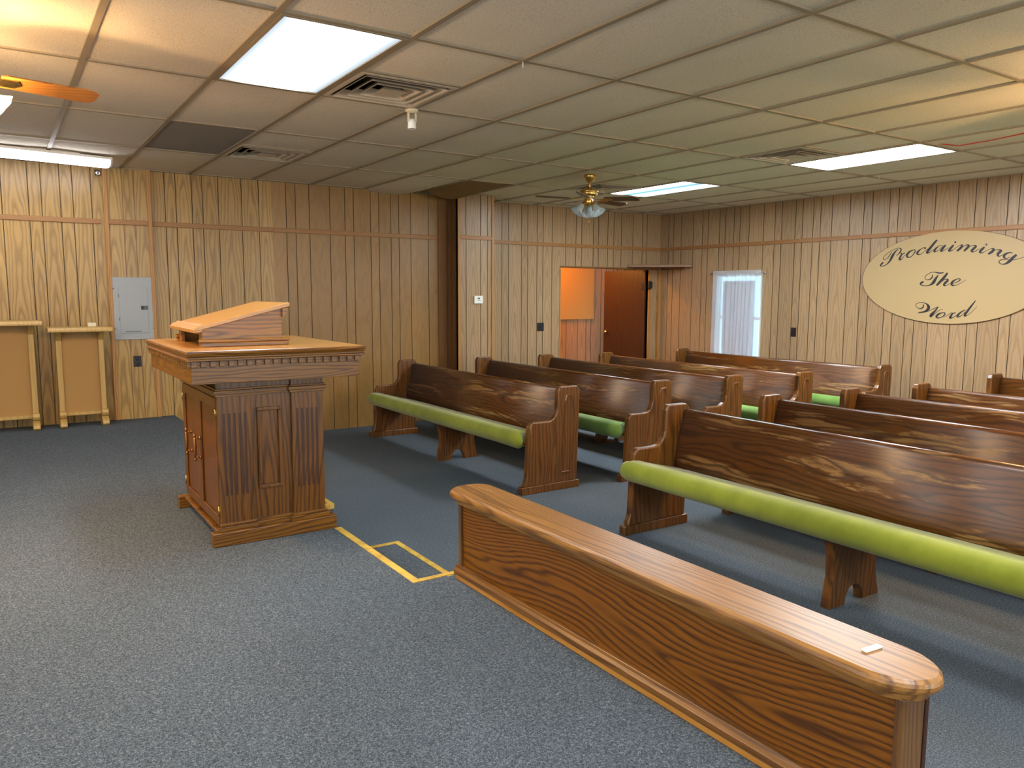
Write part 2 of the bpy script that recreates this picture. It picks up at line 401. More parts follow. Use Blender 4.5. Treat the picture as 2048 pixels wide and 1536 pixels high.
# small hall beyond the opening
HY=6.35
mb=MB(); planks(mb,'y',HY,-1,4.6,8.2,0,2.4,grooves(6,0,4.6,8.2)); planks(mb,'x',4.6,1,YA2+.1,HY,0,2.4,[5.4,5.6,5.8]); planks(mb,'x',8.2,-1,YA2+.1,HY,0,2.4,[5.4,5.6,5.8])
struct(mb,'wall_hall',PANEL('panel_hall'))
mb=MB(); mb.box(4.5,8.3,YA2+.1,HY+.1,2.4,2.5); struct(mb,'ceiling_hall',M['render_wall'])
mb=MB(); mb.box(XB+.2,8.3,YA2+.1,HY+.1,-.12,0); struct(mb,'floor_hall',M['carpet'])
# ---------------------------------------------------------------- mouldings
def trim(n,x0,x1,y0,y1,z0,z1,m,bevel=.004):
    mb=MB(); mb.box(x0,x1,y0,y1,z0,z1); return struct(mb,'trim_%d'%n,M[m],bevel=bevel)
h=.023; p=.014
trim(1,XL,-.18,YA-p,YA-.0005,TR-h,TR+h,'trim_x')
trim(2,-.118,.216,YA-.04-p,YA-.0405,TR-h,TR+h,'trim_x')
trim(3,.262,1.42,YA-p,YA-.0005,TR-h,TR+h,'trim_x')
trim(4,1.42,3.36,YA-p,YA-.0005,TR-h,TR+h,'trim_x')
trim(5,3.505,3.935,YP-p,YP-.0005,TR-h,TR+h,'trim_x')
trim(6,3.962,XB-.002,YA2-p,YA2-.0005,TR-h,TR+h,'trim_x')
trim(7,XB-p,XB-.0005,YF,YA2-p,TR-h,TR+h,'trim')
trim(8,-.154,-.118,YA-.056,YA-.0405,ST,CE,'trim_z')        # pilaster edges behind the stage
trim(9,.216,.254,YA-.056,YA-.0405,ST,CE,'trim_z')
trim(10,3.365,3.478,YA-.022,YA-.0005,0,CE,'trim_zd')
trim(11,3.47,3.505,YP-.012,YP-.0005,0,CE,'trim_z')
trim(12,3.935,3.968,YP-.012,YP-.0005,0,CE,'trim_z')
trim(13,XB-.05,XB-.002,YA2-.05,YA2-.0005,0,1.9,'trim_z')
trim(14,DO[0]-.022,DO[0],YA2-.01,YA2+.1,0,DO[3],'trim_z')
trim(15,DO[1],DO[1]+.045,YA2-.012,YA2+.1,0,DO[3],'trim_z')
trim(16,DO[0]-.022,DO[1]+.045,YA2-.012,YA2+.1,DO[3],DO[3]+.022,'trim_zd')
mb=MB(); mb.box(-.149,.249,YA-.0395,YA-.0005,ST,CE); struct(mb,'wall_back_pilaster_core',M['trim_zd'])
# ---------------------------------------------------------------- ceiling: tee grid and sagging tiles
TU,TV=.6096,1.2192
LIGHT=[(0,0),(8,0),(8,2)]; VENT=[(1,0),(1,2),(7,0),(7,2)]       # (u,v) cells; a vent fills the far half of its cell
OFFL=[(0,-3),(4,-3),(8,-3),(-5,0),(-5,-3)]                      # panels added unseen behind the camera to brighten the foreground
mb=MB()
u0,u1=math.floor(XL/TU),math.ceil((XB+.1)/TU); v0,v1=math.floor(YF/TV),math.ceil((YA2+.1)/TV)
for u in range(u0,u1):
    for v in range(v0,v1):
        if (u,v) in LIGHT or (u,v) in OFFL or (u,v) in ((5,3),(4,3)): continue
        xa,xb=max(u*TU,XL),min((u+1)*TU,XB+.02); ya,yb=max(v*TV,YF),min((v+1)*TV,YA2+.02)
        if (u,v) in VENT: yb=ya+TV/2
        if xb<=xa or yb<=ya: continue
        A=random.uniform(.004,.014); mat=1 if (u,v)==(0,2) else 0
        nx,ny=4,6; vs=[];fs=[]
        for j in range(ny+1):
            for i in range(nx+1):
                s,t=i/nx,j/ny
                k=math.sin(PI*s)*math.sin(PI*t)
                vs.append((xa+(xb-xa)*s,ya+(yb-ya)*t,CE+.006-A*k))
        for j in range(ny):
            for i in range(nx):
                q=j*(nx+1)+i; fs.append((q,q+1,q+nx+2,q+nx+1))
        mb.add(vs,fs,mat,True)
tw=.0125
for u in range(u0,u1+1):
    x=u*TU
    if XL<x<XB: mb.box(x-tw-.002,x+tw+.002,YF,YA2,CE-.004,CE+.03,2)
for v in range(v0,v1+1):
    y=v*TV
    if YF<y<YA2: mb.box(XL,XB,y-tw,y+tw,CE-.003,CE+.03,2)
for u,v in VENT: mb.box(u*TU,(u+1)*TU,v*TV+TV/2-tw,v*TV+TV/2+tw,CE-.003,CE+.03,2)
mb.box(XL,XB,YA-.02,YA,CE-.002,CE+.02,2); mb.box(XB-.02,XB,YF,YA2,CE-.002,CE+.02,2); mb.box(3.96,XB,YA2-.02,YA2,CE-.002,CE+.02,2)
struct(mb,'ceiling',[M['tile'],M['tile_dark'],M['tee']])
mb=MB(); mb.box(XL-.2,XB+.2,YF-.2,YA2+.2,3.0,3.1); struct(mb,'ceiling_deck',M['plenum'])
mb=MB()
for a in ((XL-.1,XB+.1,YF-.12,YF-.02),(XL-.1,XB+.1,YA2+.02,YA2+.12),(XL-.12,XL-.02,YF,YA2),(XB+.02,XB+.12,YF,YA2)): mb.box(*a,CE+.001,3.0)
struct(mb,'wall_above_ceiling',M['plenum'])
# water damaged tiles near the pilaster
def loose_tile(label,m,sag,X,Y,th=.014):
    mb=MB(); top=[];bot=[];nx,ny=8,10
    for j in range(ny+1):
        for i in range(nx+1):
            s,t=i/nx,j/ny; p=(X(s,t),Y(t)); bot.append((*p,sag(s,t))); top.append((*p,sag(s,t)+th))
    n=len(bot);fs=[]
    for j in range(ny):
        for i in range(nx):
            q=j*(nx+1)+i; fs+= [(q,q+1,q+nx+2,q+nx+1),(n+q,n+q+nx+1,n+q+nx+2,n+q+1)]
    edge=[i for i in range(nx+1)]+[j*(nx+1)+nx for j in range(1,ny+1)]+[ny*(nx+1)+i for i in range(nx-1,-1,-1)]+[j*(nx+1) for j in range(ny-1,0,-1)]
    for a,b in zip(edge,edge[1:]+edge[:1]): fs.append((a,b,n+b,n+a))
    mb.add(bot+top,fs,0,False)
    return tag(mb.build('ceiling_tile',M[m]),label,'ceiling tile',group='loose ceiling tiles')
loose_tile('brown water-stained ceiling tile sagging loose above the pilaster','brown_tile',
 lambda s,t: CE+.004-.075*math.sin(PI*(.08+.8*s))*(t**1.4)-.012*math.sin(3.1*s+5*t), lambda s,t:5*TU+.004+(TU-.09*t)*s, lambda t:3*TV+.015+.95*t)
loose_tile('pale ceiling tile bowing down against the back wall, left of the brown one','tile',
 lambda s,t: CE+.005-.045*math.sin(PI*s)**.7*math.sin(PI*t*.66)-.004*t, lambda s,t:4*TU+.016+(TU-.034)*s, lambda t:3*TV+.014+(YA-.004-3*TV-.014)*t)
# ---------------------------------------------------------------- ceiling fittings
def troffer(u,v,label,mat):
    x,y=u*TU,v*TV
    t=thing('ceiling_light',label,'ceiling light',(x+TU/2,y+TV/2,CE),group='fluorescent ceiling lights')
    a,b=TU/2-.016,TV/2-.016
    f=MB()
    for q in ((-a,a,-b,-b+.018),(-a,a,b-.018,b),(-a,-a+.018,-b+.018,b-.018),(a-.018,a,-b+.018,b-.018)): f.box(*q,-.006,.05)
    f.box(-a,a,-b,b,.05,.06); f.build('frame',M['tee'],t)
    l=MB(); l.box(-a+.018,a-.018,-b+.018,b-.018,.0,.006); l.build('diffuser',mat,t)
    return t
CW=(.86,.95,1.,1)
LM1=lamp('lens_warm_white',(.8,.92,1,1),30.,((-.07,.07),.08,.017)); LM2=lamp('lens_white',(.9,.96,1,1),54.); LM3=lamp('lens_cyan',(.38,.8,1,1),70.,((-.17,.17),.055,.009),(.86,.95,1,1))
troffer(0,0,'square bright fluorescent panel in the ceiling nearest the camera, above the stage',LM1)
troffer(8,0,'long white fluorescent ceiling panel on the right, level with the wall sign',LM2)
troffer(8,2,'cyan-tinted fluorescent ceiling panel with two tubes showing, beside the brass fan',LM3)
LMo=lamp('lens_fill',(.95,.97,1,1),20.)
for u,v in OFFL: troffer(u,v,'fluorescent ceiling panel added behind the camera for fill',LMo)
def vent(u,v,label):
    t=thing('ceiling_vent',label,'air vent',((u+.5)*TU,v*TV+TV*.75,CE),group='square ceiling air vents')
    a=TU/2-.014; f=MB()
    for q in ((-a,a,-a,-a+.03),(-a,a,a-.03,a),(-a,-a+.03,-a+.03,a-.03),(a-.03,a,-a+.03,a-.03)): f.box(*q,-.005,.004)
    f.build('frame',M['vent'],t)
    k=MB(); k.box(-a+.02,a-.02,-a+.02,a-.02,.085,.09); k.build('duct',M['vent_in'],t)
    for o,i in ((a-.034,a-.082),(a-.094,a-.138),(a-.15,a-.19)):
        c=MB(); sq=lambda r,z:[(-r,-r,z),(r,-r,z),(r,r,z),(-r,r,z)]
        c.rings([sq(o,-.012),sq(o-.010,-.010),sq(i,.028),sq(i-.003,.028),sq(o-.014,-.005)],0,False,False); c.build('louvre_ring',M['vent'],t)
    c=MB(); sq=lambda r,z:[(-r,-r,z),(r,-r,z),(r,r,z),(-r,r,z)]; c.rings([sq(.075,-.012),sq(.06,-.004),sq(.02,.04)],0,True,False); c.build('centre_plate',M['vent'],t)
    return t
vent(1,0,'square ceiling air vent with stepped rings, right beside the bright panel over the stage')
vent(1,2,'square ceiling air vent close to the back wall, next to the grey tile')
vent(7,0,'square ceiling air vent touching the long white light panel on the right')
vent(7,2,'square ceiling air vent directly behind the brass fan')
# strip light on the ceiling by the back wall
t=thing('strip_light','long white surface-mounted strip light on the ceiling along the back wall','ceiling light',(-.88,4.156,CE-.0165)); t.rotation_euler=(0,0,math.radians(9))
f=MB(); f.box(-.73,.73,-.1,.1,-.02,0); f.build('back_plate',M['white_plastic'],t)
f=MB(); f.box(-.5,.5,-.03,.03,-.001,.022); f.build('mounting_bar',M['white_plastic'],t)
l=MB(); prof=[(-.085,-.018),(-.095,-.04),(-.075,-.066),(-.04,-.075),(.04,-.075),(.075,-.066),(.095,-.04),(.085,-.018)]
l.prism(prof,'x',-.715,.715); l.build('diffuser',lamp('lens_strip',(.95,.95,1,1),11.),t)
for s in (-1,1):
    e=MB(); e.prism([(a*1.06,b*1.04) for a,b in prof],'x',s*.715,s*.73); e.build('end_cap',M['white_plastic'],t)
# ceiling fans
def fan(label,loc,az,lit,blade_m,nb=5,sc=1.,sh=.35,arm=.055,tl=38):
    t=thing('ceiling_fan',label,'ceiling fan',loc,group='brass ceiling fans'); br=M['brass']
    m=MB(); m.lathe([(.0,0),(.062,0),(.064,-.012),(.052,-.04),(.034,-.062),(.03,-.07),(0,-.07)]); m.build('canopy',br,t)
    m=MB(); m.lathe([(0,-.06),(.012,-.06),(.012,-.14),(0,-.14)],n=12); m.build('downrod',br,t)
    m=MB(); m.lathe([(0,-.125),(.03,-.128),(.04,-.14),(.075,-.146),(.094,-.158),(.096,-.172),(.082,-.182),(.088,-.19),(.08,-.202),(.05,-.21),(0,-.21)],n=32); m.build('motor',br,t)
    m=MB(); m.lathe([(0,-.205),(.048,-.207),(.05,-.22),(.038,-.232),(.045,-.25),(.046,-.29),(.035,-.302),(.02,-.312),(0,-.316)]); m.build('light_kit',br,t)
    t.scale=(sc,sc,sc)
    for k in range(nb):
        a=az+k*2*PI/nb; R=Matrix.Rotation(a,4,'Z'); T=Matrix.Rotation(math.radians(-13),4,'X')
        b=MB(); ol=[(.19,-.046),(.21,-.054),(.515,-.06),(.54,-.052),(.555,-.032),(.557,.03),(.545,.05),(.52,.06),(.21,.054),(.19,.046)]
        b.prism(ol,'z',-.003,.003)
        b.v=[tuple(R@(T@Vector(p)+Vector((0,0,-.245)))) for p in b.v]; bo=b.build('blade',blade_m,t)
        c=MB(); c.prism([(.06,-.012),(.13,-.009),(.17,-.03),(.25,-.034),(.27,0),(.25,.034),(.17,.03),(.13,.009),(.06,.012)],'z',-.007,-.0035)
        c.v=[tuple(R@(T@Vector(p)+Vector((0,0,-.245)))) for p in c.v]; c.build('blade_bracket',br,bo)
    for k in range(3):
        a=az+sh+k*2*PI/3; R=Matrix.Rotation(a,4,'Z')@Matrix.Translation((arm,0,-.285))@Matrix.Rotation(math.radians(-tl),4,'Y')
        s=MB(); s.lathe([(0,.01),(.016,.008),(.018,-.015),(.024,-.03),(0,-.03)],n=14,M=R); s.tube([(.02*math.cos(a),.02*math.sin(a),-.27),(arm*math.cos(a),arm*math.sin(a),-.282)],.007,8); so=s.build('lamp_holder',br,t)
        g=MB(); rf=lambda th,z:.07*math.cos(8*th)*max(0,(-z-.07)/.06)
        g.lathe([(.024,-.022),(.03,-.04),(.036,-.07),(.05,-.1),(.072,-.125),(.069,-.125),(.047,-.1),(.033,-.07),(.027,-.04),(.021,-.024)],n=40,M=R,ruf=rf); g.build('glass_shade',M['shade'],so)
        q=MB(); q.lathe([(0,-.03),(.012,-.032),(.022,-.06),(.024,-.08),(.015,-.1),(0,-.106)],n=14,M=R); q.build('bulb',BULB if lit else M['white_plastic'],so)
    for dx,dz in ((-.012,-.5),(.02,-.455)):
        c=MB(); c.tube([(dx,.0,-.31),(dx,.0,dz)],.0014,6); c.lathe([(0,0),(.005,-.006),(.006,-.022),(0,-.03)],c=(dx,0,dz),n=10); c.build('pull_chain',br,t)
    return t
BULB=lamp('bulb_warm',(1.,.6,.26,1),2300.)
fan1=fan('brass ceiling fan with dark blades and frosted glass shades, hanging above the pews',(3.838,2.672,CE-.006),math.radians(7),False,M['fan_blade_dark'],5,.94,.75)
fan1.rotation_euler=(math.radians(2.2),math.radians(1.6),0)   # hangs a little askew
fan('lit ceiling fan with honey-coloured blades at the left edge, over the stage',(-1.17,.67,CE-.006),math.radians(14),True,M['fan_blade'],4,1.06,math.radians(-24),.085,46)
fan('lit ceiling fan above the right-hand pews, just beyond the right edge of the photo',(3.95,-1.85,CE-.006),math.radians(65),True,M['fan_blade'],4,1.06,.35,.12,52)
# little ceiling fittings
t=thing('socket_holder','cream lamp socket on a bracket hanging from the grid beside the near vent','lamp socket',(1.21,1.225,CE-.004))
m=MB(); m.lathe([(0,0),(.04,0),(.042,-.01),(.03,-.022),(.0,-.024)],n=18); m.build('base',M['cream_plastic'],t)
m=MB()
for s in (-1,1): m.box(s*.024-.003,s*.024+.003,-.01,.01,-.075,-.012)
m.tube([(.02,0,-.015),(.034,.006,-.03),(.032,.004,-.07),(.022,0,-.09)],.003,6); m.build('bracket',M['cream_plastic'],t)
m=MB(); m.lathe([(0,-.06),(.02,-.06),(.024,-.075),(.026,-.08),(.027,-.118),(.022,-.12),(.02,-.1),(0,-.1)],n=20); m.build('socket',M['white_plastic'],t)
m=MB(); m.tube([(1.22,.004,CE-.004),(1.222,.004,CE-.03),(1.22,.004,CE-.042)],.0032,8); tag(m.build('ceiling_hook',M['white_plastic']),'small white hook dangling from the ceiling grid, right of the near vent','hook')
m=MB(); m.tube([(6.085,1.06,CE+.0),(6.085,1.06,CE-.03),(6.075,1.06,CE-.04)],.004,8); tag(m.build('ceiling_hook',M['white_plastic']),'tiny white hook under the ceiling just past the long right-hand light panel','hook')
m=MB(); m.tube([(5.08,-.03,CE+.006),(5.2,-.12,CE-.010),(5.16,-.35,CE-.014),(5.1,-.62,CE-.010),(5.0,-1.2,CE+.004)],.004,8); tag(m.build('wire',M['red_wire']),'thin red wire running along the ceiling from the right-hand light panel','wire')
t=thing('spotlight','tiny black spotlight fixed high on the back wall below the strip light','light',(-.19,YA-.001,2.612))
m=MB(); m.box(-.02,.02,-.012,0,-.02,.03); m.build('mount',M['black'],t)
m=MB(); m.lathe([(0,0),(.022,0),(.024,.03),(.016,.035),(0,.03)],n=16,M=Matrix.Translation((.005,-.01,0))@Matrix.Rotation(math.radians(100),4,'X')); m.build('head',M['chrome'],t)
# ---------------------------------------------------------------- pews
PL=2.87; HL=PL/2; ET=.048
ENDP=[(.02,.058),(.03,.085),(.046,.13),(.05,.2),(.058,.40),(.064,.515),(.094,.550),(.235,.548)]+[(.235+.095*math.sin(a),.643-.095*math.cos(a)) for a in (.35,.75,1.15,1.5)]+[(.332,.773),(.352,.808),(.518,.808),(.548,.776),(.537,.4),(.528,.13),(.524,.058)]
def backprof():
    f=[(.404,.31),(.416,.44),(.432,.53),(.456,.63),(.478,.70),(.49,.745),(.497,.765)]
    b=[(.512,.772),(.524,.766),(.522,.745),(.503,.69),(.484,.63),(.46,.53),(.444,.44),(.432,.31)]
    return f+b
CUS=[(.43,.352),(.43,.392),(.34,.412),(.2,.444),(.1,.472),(.045,.478),(.005,.460),(-.014,.43),(-.012,.395),(.004,.362),(.03,.346),(.06,.348),(.075,.385),(.075,.398)]
def make_pew(cush):
    t=thing('church_pew','','pew',(0,0,0),0,'church pews'); 
    for s in (-1,1):
        yo=s*HL; yi=s*(HL-ET)
        e=MB(); e.prism(ENDP,'y',yo,yi); eo=e.build('end_panel',M['pew_end'],t,bevel=.009,seg=2)
        b=MB(); b.prism([(-.004,0),(.55,0),(.55,.05),(.544,.06),(.002,.06),(-.004,.05)],'y',yo+s*.006,yi-s*.006); b.build('base_block',M['pew_end'],eo,bevel=.004)
        # raised moulding round the tall inset on the outer face
        ol=[(.365,.13),(.400,.70),(.415,.744),(.472,.747),(.487,.70),(.472,.131)]
        g=MB()
        def off(pl,d):
            cx=sum(p[0] for p in pl)/len(pl); cz=sum(p[1] for p in pl)/len(pl)
            return [(p[0]+(d if p[0]<cx else -d),p[1]+(d if p[1]<cz else -d)) for p in pl]
        o=[(p[0],yo-s*.001,p[1]) for p in ol]; o2=[(p[0],yo+s*.007,p[1]) for p in off(ol,.004)]; i2=[(p[0],yo+s*.007,p[1]) for p in off(ol,.009)]; i=[(p[0],yo-s*.001,p[1]) for p in off(ol,.014)]
        g.rings([o,o2,i2,i],0,False,False); g.build('inset_moulding',M['pew_end'],eo)
    k=MB(); k.prism(backprof(),'y',-(HL-ET)+.0005,HL-ET-.0005,smooth=True); k.build('backrest',M['pew_back'],t)
    k=MB(); k.prism([(.03,.372),(.43,.325),(.43,.35),(.03,.397)],'y',-(HL-ET)+.0005,HL-ET-.0005); k.build('seat_board',M['pew_seat'],t,bevel=.003)
    # cushion: full section between the ends, its front roll runs on past the left end
    rs=[]
    L=HL-ET
    for y,f in ((-L-.012,.0),(-L-.01,.35),(-L+.012,.8),(-L+.05,1),(-1.,1),(-.5,1),(0,1),(.5,1),(1.,1),(L-.004,1),(L+.0005,2),(L+.03,2.06),(L+.055,2.2),(L+.07,2.55)):
        ring=[]
        for x,z in CUS:
            if f<1: xx,zz=.03+(min(x,.045)-.03)*f,.412+(z-.412)*f
            elif f==1: xx,zz=x+.003*math.sin(y*9+z*30),z+.003*math.sin(y*6.3)
            else:
                q=1-(f-2)*1.35; xx=.012+(min(x,.028)-.012)*q; zz=.412+(z-.412)*q
            if f<1: xx=min(xx,.03)
            ring.append((xx,y,zz))
        rs.append(ring)
    k=MB(); k.rings(rs,0,True,True); k.build('seat_cushion',cush,t)
    # middle support, arched at the foot
    sp=[(.05,0),(.055,.05),(.075,.16),(.07,.26),(.05,.345),(.05,.369),(.43,.3245),(.43,.28),(.422,.22),(.428,.12),(.452,.03),(.462,0),(.325,0)]+[(.248+.075*math.cos(a),.092*math.sin(a)) for a in [PI*j/12 for j in range(0,13)]]+[(.173,0)]
    k=MB(); k.prism(sp,'y',-.025,.025); k.build('centre_support',M['pew_end'],t,bevel=.004)
    return t
pew=make_pew(M['cushion']); pewg=make_pew(M['cushion_g'])
X0=[2.18,3.10,3.93,4.75,6.10]
YLc=[2.83,2.745,2.69,2.555,2.58]; YRc=[-1.15,-1.18,-1.27,-1.37,-1.31]
LB=['front pew of the far-left block, olive cushion, its front facing the pulpit',
 'second pew of the left block, directly behind the front pew nearest the pulpit',
 'third pew of the left block, in front of the doorway, counting from the pulpit',
 'fourth pew of the left block, second from the right-hand panelled wall',
 'rearmost worn pew of the left block, under the curtained window']
LR=['front pew of the right block, with long lime cushion just behind the low oak rail',
 'second pew of the right block, with window glare on its dark back',
 'third pew of the right block, counting back from the oak rail',
 'fourth pew of the right block, in front of the rearmost one below the sign',
 'rearmost pew of the right block, its end post showing below the oval sign']
first=True
for i in range(5):
    if i==0:
        pew.location=(X0[0],YLc[0],0); pew['label']=LB[0]
        dup(pew,(X0[0],YRc[0],0),LR[0])
    else:
        if i==1: pewg.location=(X0[1],YLc[1],0); pewg['label']=LB[1]
        else: dup(pewg,(X0[i],YLc[i],0),LB[i])
        dup(pewg,(X0[i],YRc[i],0),LR[i])
# ---------------------------------------------------------------- panel rail at the stage edge
t=thing('altar_rail','low oak-panelled rail with a broad rounded cap, in the right foreground on the stage edge','rail',(.53,-.52,ST))
L=1.95; H=.342
m=MB(); m.box(.022,.108,-L+.02,-.02,.02,H); m.build('panel',M['rail'],t)
for y0,y1 in ((-.022,0),(-L,-L+.022)):
    m=MB(); m.box(.012,.096,y0,y1,.02,H); eo=m.build('end_board',M['rail_end'],t,bevel=.003)
    m=MB(); m.box(.101,.116,y0,y1,.02,H); m.build('edge_strip',M['rail_dark'],eo,bevel=.002)
m=MB(); m.prism([(.0,0),(.118,0),(.118,.022),(.0,.022)],'y',-L-.006,.006); m.build('kick_strip',M['rail_strip'],t,bevel=.002)
m=MB(); m.prism([(-.006,.022),(.124,.022),(.124,.04),(.116,.052),(.112,.06),(.008,.06),(.003,.05),(-.006,.042)],'y',-L-.012,.012); m.build('base_moulding',M['rail_mould'],t,bevel=.002)
def stad(d,z,w0=-.036,w1=.164,y0=-L-.045,y1=.045):
    w0+=d;w1-=d;y0+=d;y1-=d; r=(w1-w0)/2; cx=(w0+w1)/2; pts=[]
    ey=1.35
    for i in range(17): a=PI*i/16; pts.append((cx+r*math.cos(a),y1-r*.72+r*.72*math.sin(a),z))
    for i in range(17): a=PI+PI*i/16; pts.append((cx+r*math.cos(a),y0+r*ey+r*ey*math.sin(a),z))
    return pts
m=MB(); m.rings([stad(.026,H-.003),stad(.022,H+.012),stad(.014,H+.019),stad(.003,H+.023),stad(0,H+.030),stad(0,H+.038),stad(.003,H+.046),stad(.0075,H+.050),stad(.009,H+.0515),stad(.0115,H+.0535)],0,True,False)
m.build('cap',M['rail_cap'],t)
m=MB(); m.box(-.028,.028,-.007,.007,0,.004); tag(m.build('paper_slip',M['paper'],loc=(.604,-2.352,ST+H+.0545)),'small white paper slip lying on the cap of the oak rail','paper').rotation_euler=(0,0,-.1)
# ---------------------------------------------------------------- pulpit
t=thing('pulpit','tall carved oak pulpit with overhanging top and slanted reading desk, on the stage','pulpit',(.058,.89,ST))
bx0,bx1,by0,by1=-.306,.31,-.44,.44          # base, local
m=MB(); m.box(bx0,bx1,by0,by0+.055,0,.068); m.box(bx0,bx1,by1-.055,by1,0,.068); m.box(bx0+.03,bx1,by0+.055,by1-.055,.05,.068); m.box(bx1-.03,bx1,by0+.055,by1-.055,0,.05)
m.build('plinth',M['pulpit_x'],t,bevel=.004)
cx0,cx1,cy0,cy1=-.258,.262,-.39,.41; ct=.80
m=MB(); m.box(cx0+.02,cx1,cy0,cy1,.068,ct); m.build('cabinet',M['pulpit'],t)
for xa,xb in ((cx0,-.1),(.098,cx1)):
    m=MB(); m.box(xa,xb,cy0-.018,cy0+.01,.068,ct); pil=m.build('corner_pilaster',M['pulpit'],t,bevel=.003)
    for k in range(5):       # flutes: dark strips on the face, groove shade put into their colour
        x=xa+.03+k*.0245; m=MB()
        m.prism([(x-.0055,cy0-.0179),(x+.0055,cy0-.0179),(x+.004,cy0-.0195),(x-.004,cy0-.0195)],'z',.24,.64); m.build('flute',M['rail_dark'],pil)
def frame(mb,x0,x1,z0,z1,y,w,d):
    mb.box(x0,x1,y-d,y,z0,z0+w);mb.box(x0,x1,y-d,y,z1-w,z1);mb.box(x0,x0+w,y-d,y,z0+w,z1-w);mb.box(x1-w,x1,y-d,y,z0+w,z1-w)
m=MB(); frame(m,-.07,.05,.252,.658,cy0,.017,.016); m.build('panel_moulding',M['pulpit'],t,bevel=.003)
def bands(nm,zs):
    m=MB()
    for xa,xb,dy in ((cx0,-.1,.018),(-.1,.098,0),(.098,cx1,.018)):
        for z0,z1,p in zs: m.box(xa-p,xb+p,cy0-dy-p,cy0-dy+.004,z0,z1)
    for z0,z1,p in zs:
        if nm=='band_moulding': m.box(cx0-p,cx0+.02,cy0-.01,cy1,z0,z1)
        m.box(cx1-.004,cx1+p,cy0-.01,cy1,z0,z1)
    m.build(nm,M['pulpit_x'],t,bevel=.002)
bands('band_moulding',((.722,.735,.008),(.735,.752,.016),(.752,.762,.008))); bands('foot_band',((.068,.09,.016),(.09,.104,.008)))
for y0,y1,hs in ((cy0+.012,.008,-.03),(.012,cy1-.012,.05)):
    d=MB(); xo=cx0+.002
    d.box(xo+.004,xo+.018,y0,y1,.085,.715); do=d.build('door',M['pulpit_y'],t,bevel=.002)
    d=MB(); w=.05
    d.box(xo-.006,xo+.003,y0,y0+w,.085,.715); d.box(xo-.006,xo+.003,y1-w,y1,.085,.715); d.box(xo-.006,xo+.003,y0+w,y1-w,.085,.085+w); d.box(xo-.006,xo+.003,y0+w,y1-w,.715-w,.715); d.build('door_frame',M['pulpit_y'],do,bevel=.003)
    hy=(y1-.045) if hs<0 else (y0+.16)
    d=MB(); hz=.42; xx=xo-.006
    for q in (-.05,.05): d.tube([(xx,hy,hz+q),(xx-.03,hy,hz+q)],.0045,8); d.lathe([(0,0),(.009,.0),(.009,.006),(0,.008)],c=(xx-.001,hy,hz+q),n=12,M=Matrix.Rotation(-PI/2,4,'Y')); d.lathe([(0,-.008),(.006,-.006),(.007,0),(.005,.008),(0,.014)],c=(xx-.03,hy,hz+q+(.012 if q>0 else -.012)),n=10)
    d.lathe([(.004,-.055),(.007,-.035),(.009,0),(.007,.035),(.004,.055)],c=(xx-.03,hy,hz),n=12); d.build('handle',M['copper'],do)
    d=MB()
    for z in (.16,.64): d.tube([(xo-.004,y0 if hs<0 else y1,z-.025),(xo-.004,y0 if hs<0 else y1,z+.025)],.005,8)
    d.build('hinge',M['brass'],do)
ax0,ax1,ay0,ay1=-.39,.41,-.53,.545
m=MB(); w=.022
for q in ((ax0,ax1,ay0,ay0+w),(ax0,ax1,ay1-w,ay1),(ax0,ax0+w,ay0+w,ay1-w),(ax1-w,ax1,ay0+w,ay1-w)): m.box(*q,.80,.905)
m.box(ax0+w,ax1-w,ay0+w,ay1-w,.80,.815); ap=m.build('apron',M['pulpit_x'],t,bevel=.002)
m=MB(); n=20
for k in range(n):
    x=ax0+.012+(ax1-ax0-.024)*k/(n-1); m.box(x-.012,x+.012,ay0-.013,ay0+.002,.878,.905)
n=27
for k in range(n):
    y=ay0+.012+(ay1-ay0-.024)*k/(n-1); m.box(ax0-.013,ax0+.002,y-.012,y+.012,.878,.905); m.box(ax1-.002,ax1+.013,y-.012,y+.012,.878,.905)
m.build('dentil_moulding',M['pulpit_x'],ap,bevel=.0015)
m=MB(); sx0,sx1,sy0,sy1=-.41,.438,-.555,.57
rect=lambda d,z:[(sx0+d,sy0+d,z),(sx1-d,sy0+d,z),(sx1-d,sy1-d,z),(sx0+d,sy1-d,z)]
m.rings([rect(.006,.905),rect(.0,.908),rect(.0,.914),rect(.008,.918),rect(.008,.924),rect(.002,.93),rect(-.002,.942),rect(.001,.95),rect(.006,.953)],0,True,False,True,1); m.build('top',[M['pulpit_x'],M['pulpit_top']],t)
# reading desk on the top
TZ=.953
dx0,dx1,dy0,dy1=-.285,.105,-.275,.285
dk=MB(); wz=lambda x: TZ+.084+(x-dx0)*.258
for y0,y1 in ((dy0,dy0+.02),(dy1-.02,dy1)): dk.prism([(dx0,TZ),(dx1,TZ),(dx1,wz(dx1)),(dx0,wz(dx0))],'y',y0,y1)
dk.box(dx1-.02,dx1,dy0+.02,dy1-.02,TZ,wz(dx1-.02)); do=dk.build('reading_desk',M['desk'],t,bevel=.002)
q=MB(); q.box(dx0,dx0+.02,dy0+.02,dy0+.06,TZ,wz(dx0)); q.box(dx0,dx0+.02,dy1-.06,dy1-.02,TZ,wz(dx0)); q.box(dx0,dx0+.02,dy0+.06,dy1-.06,TZ+.058,wz(dx0)); q.build('front_frame',M['pulpit_yh'],do,bevel=.002)
q=MB(); q.box(dx0+.12,dx0+.125,dy0+.02,dy1-.02,TZ+.001,wz(dx0+.1)-.006); q.build('shade_back',M['plenum'],do)  # near-black sheet standing in for the shade inside the desk
q=MB(); top=[]
a,b=dx0-.035,dx1+.035; za=lambda x: wz(x)+.001
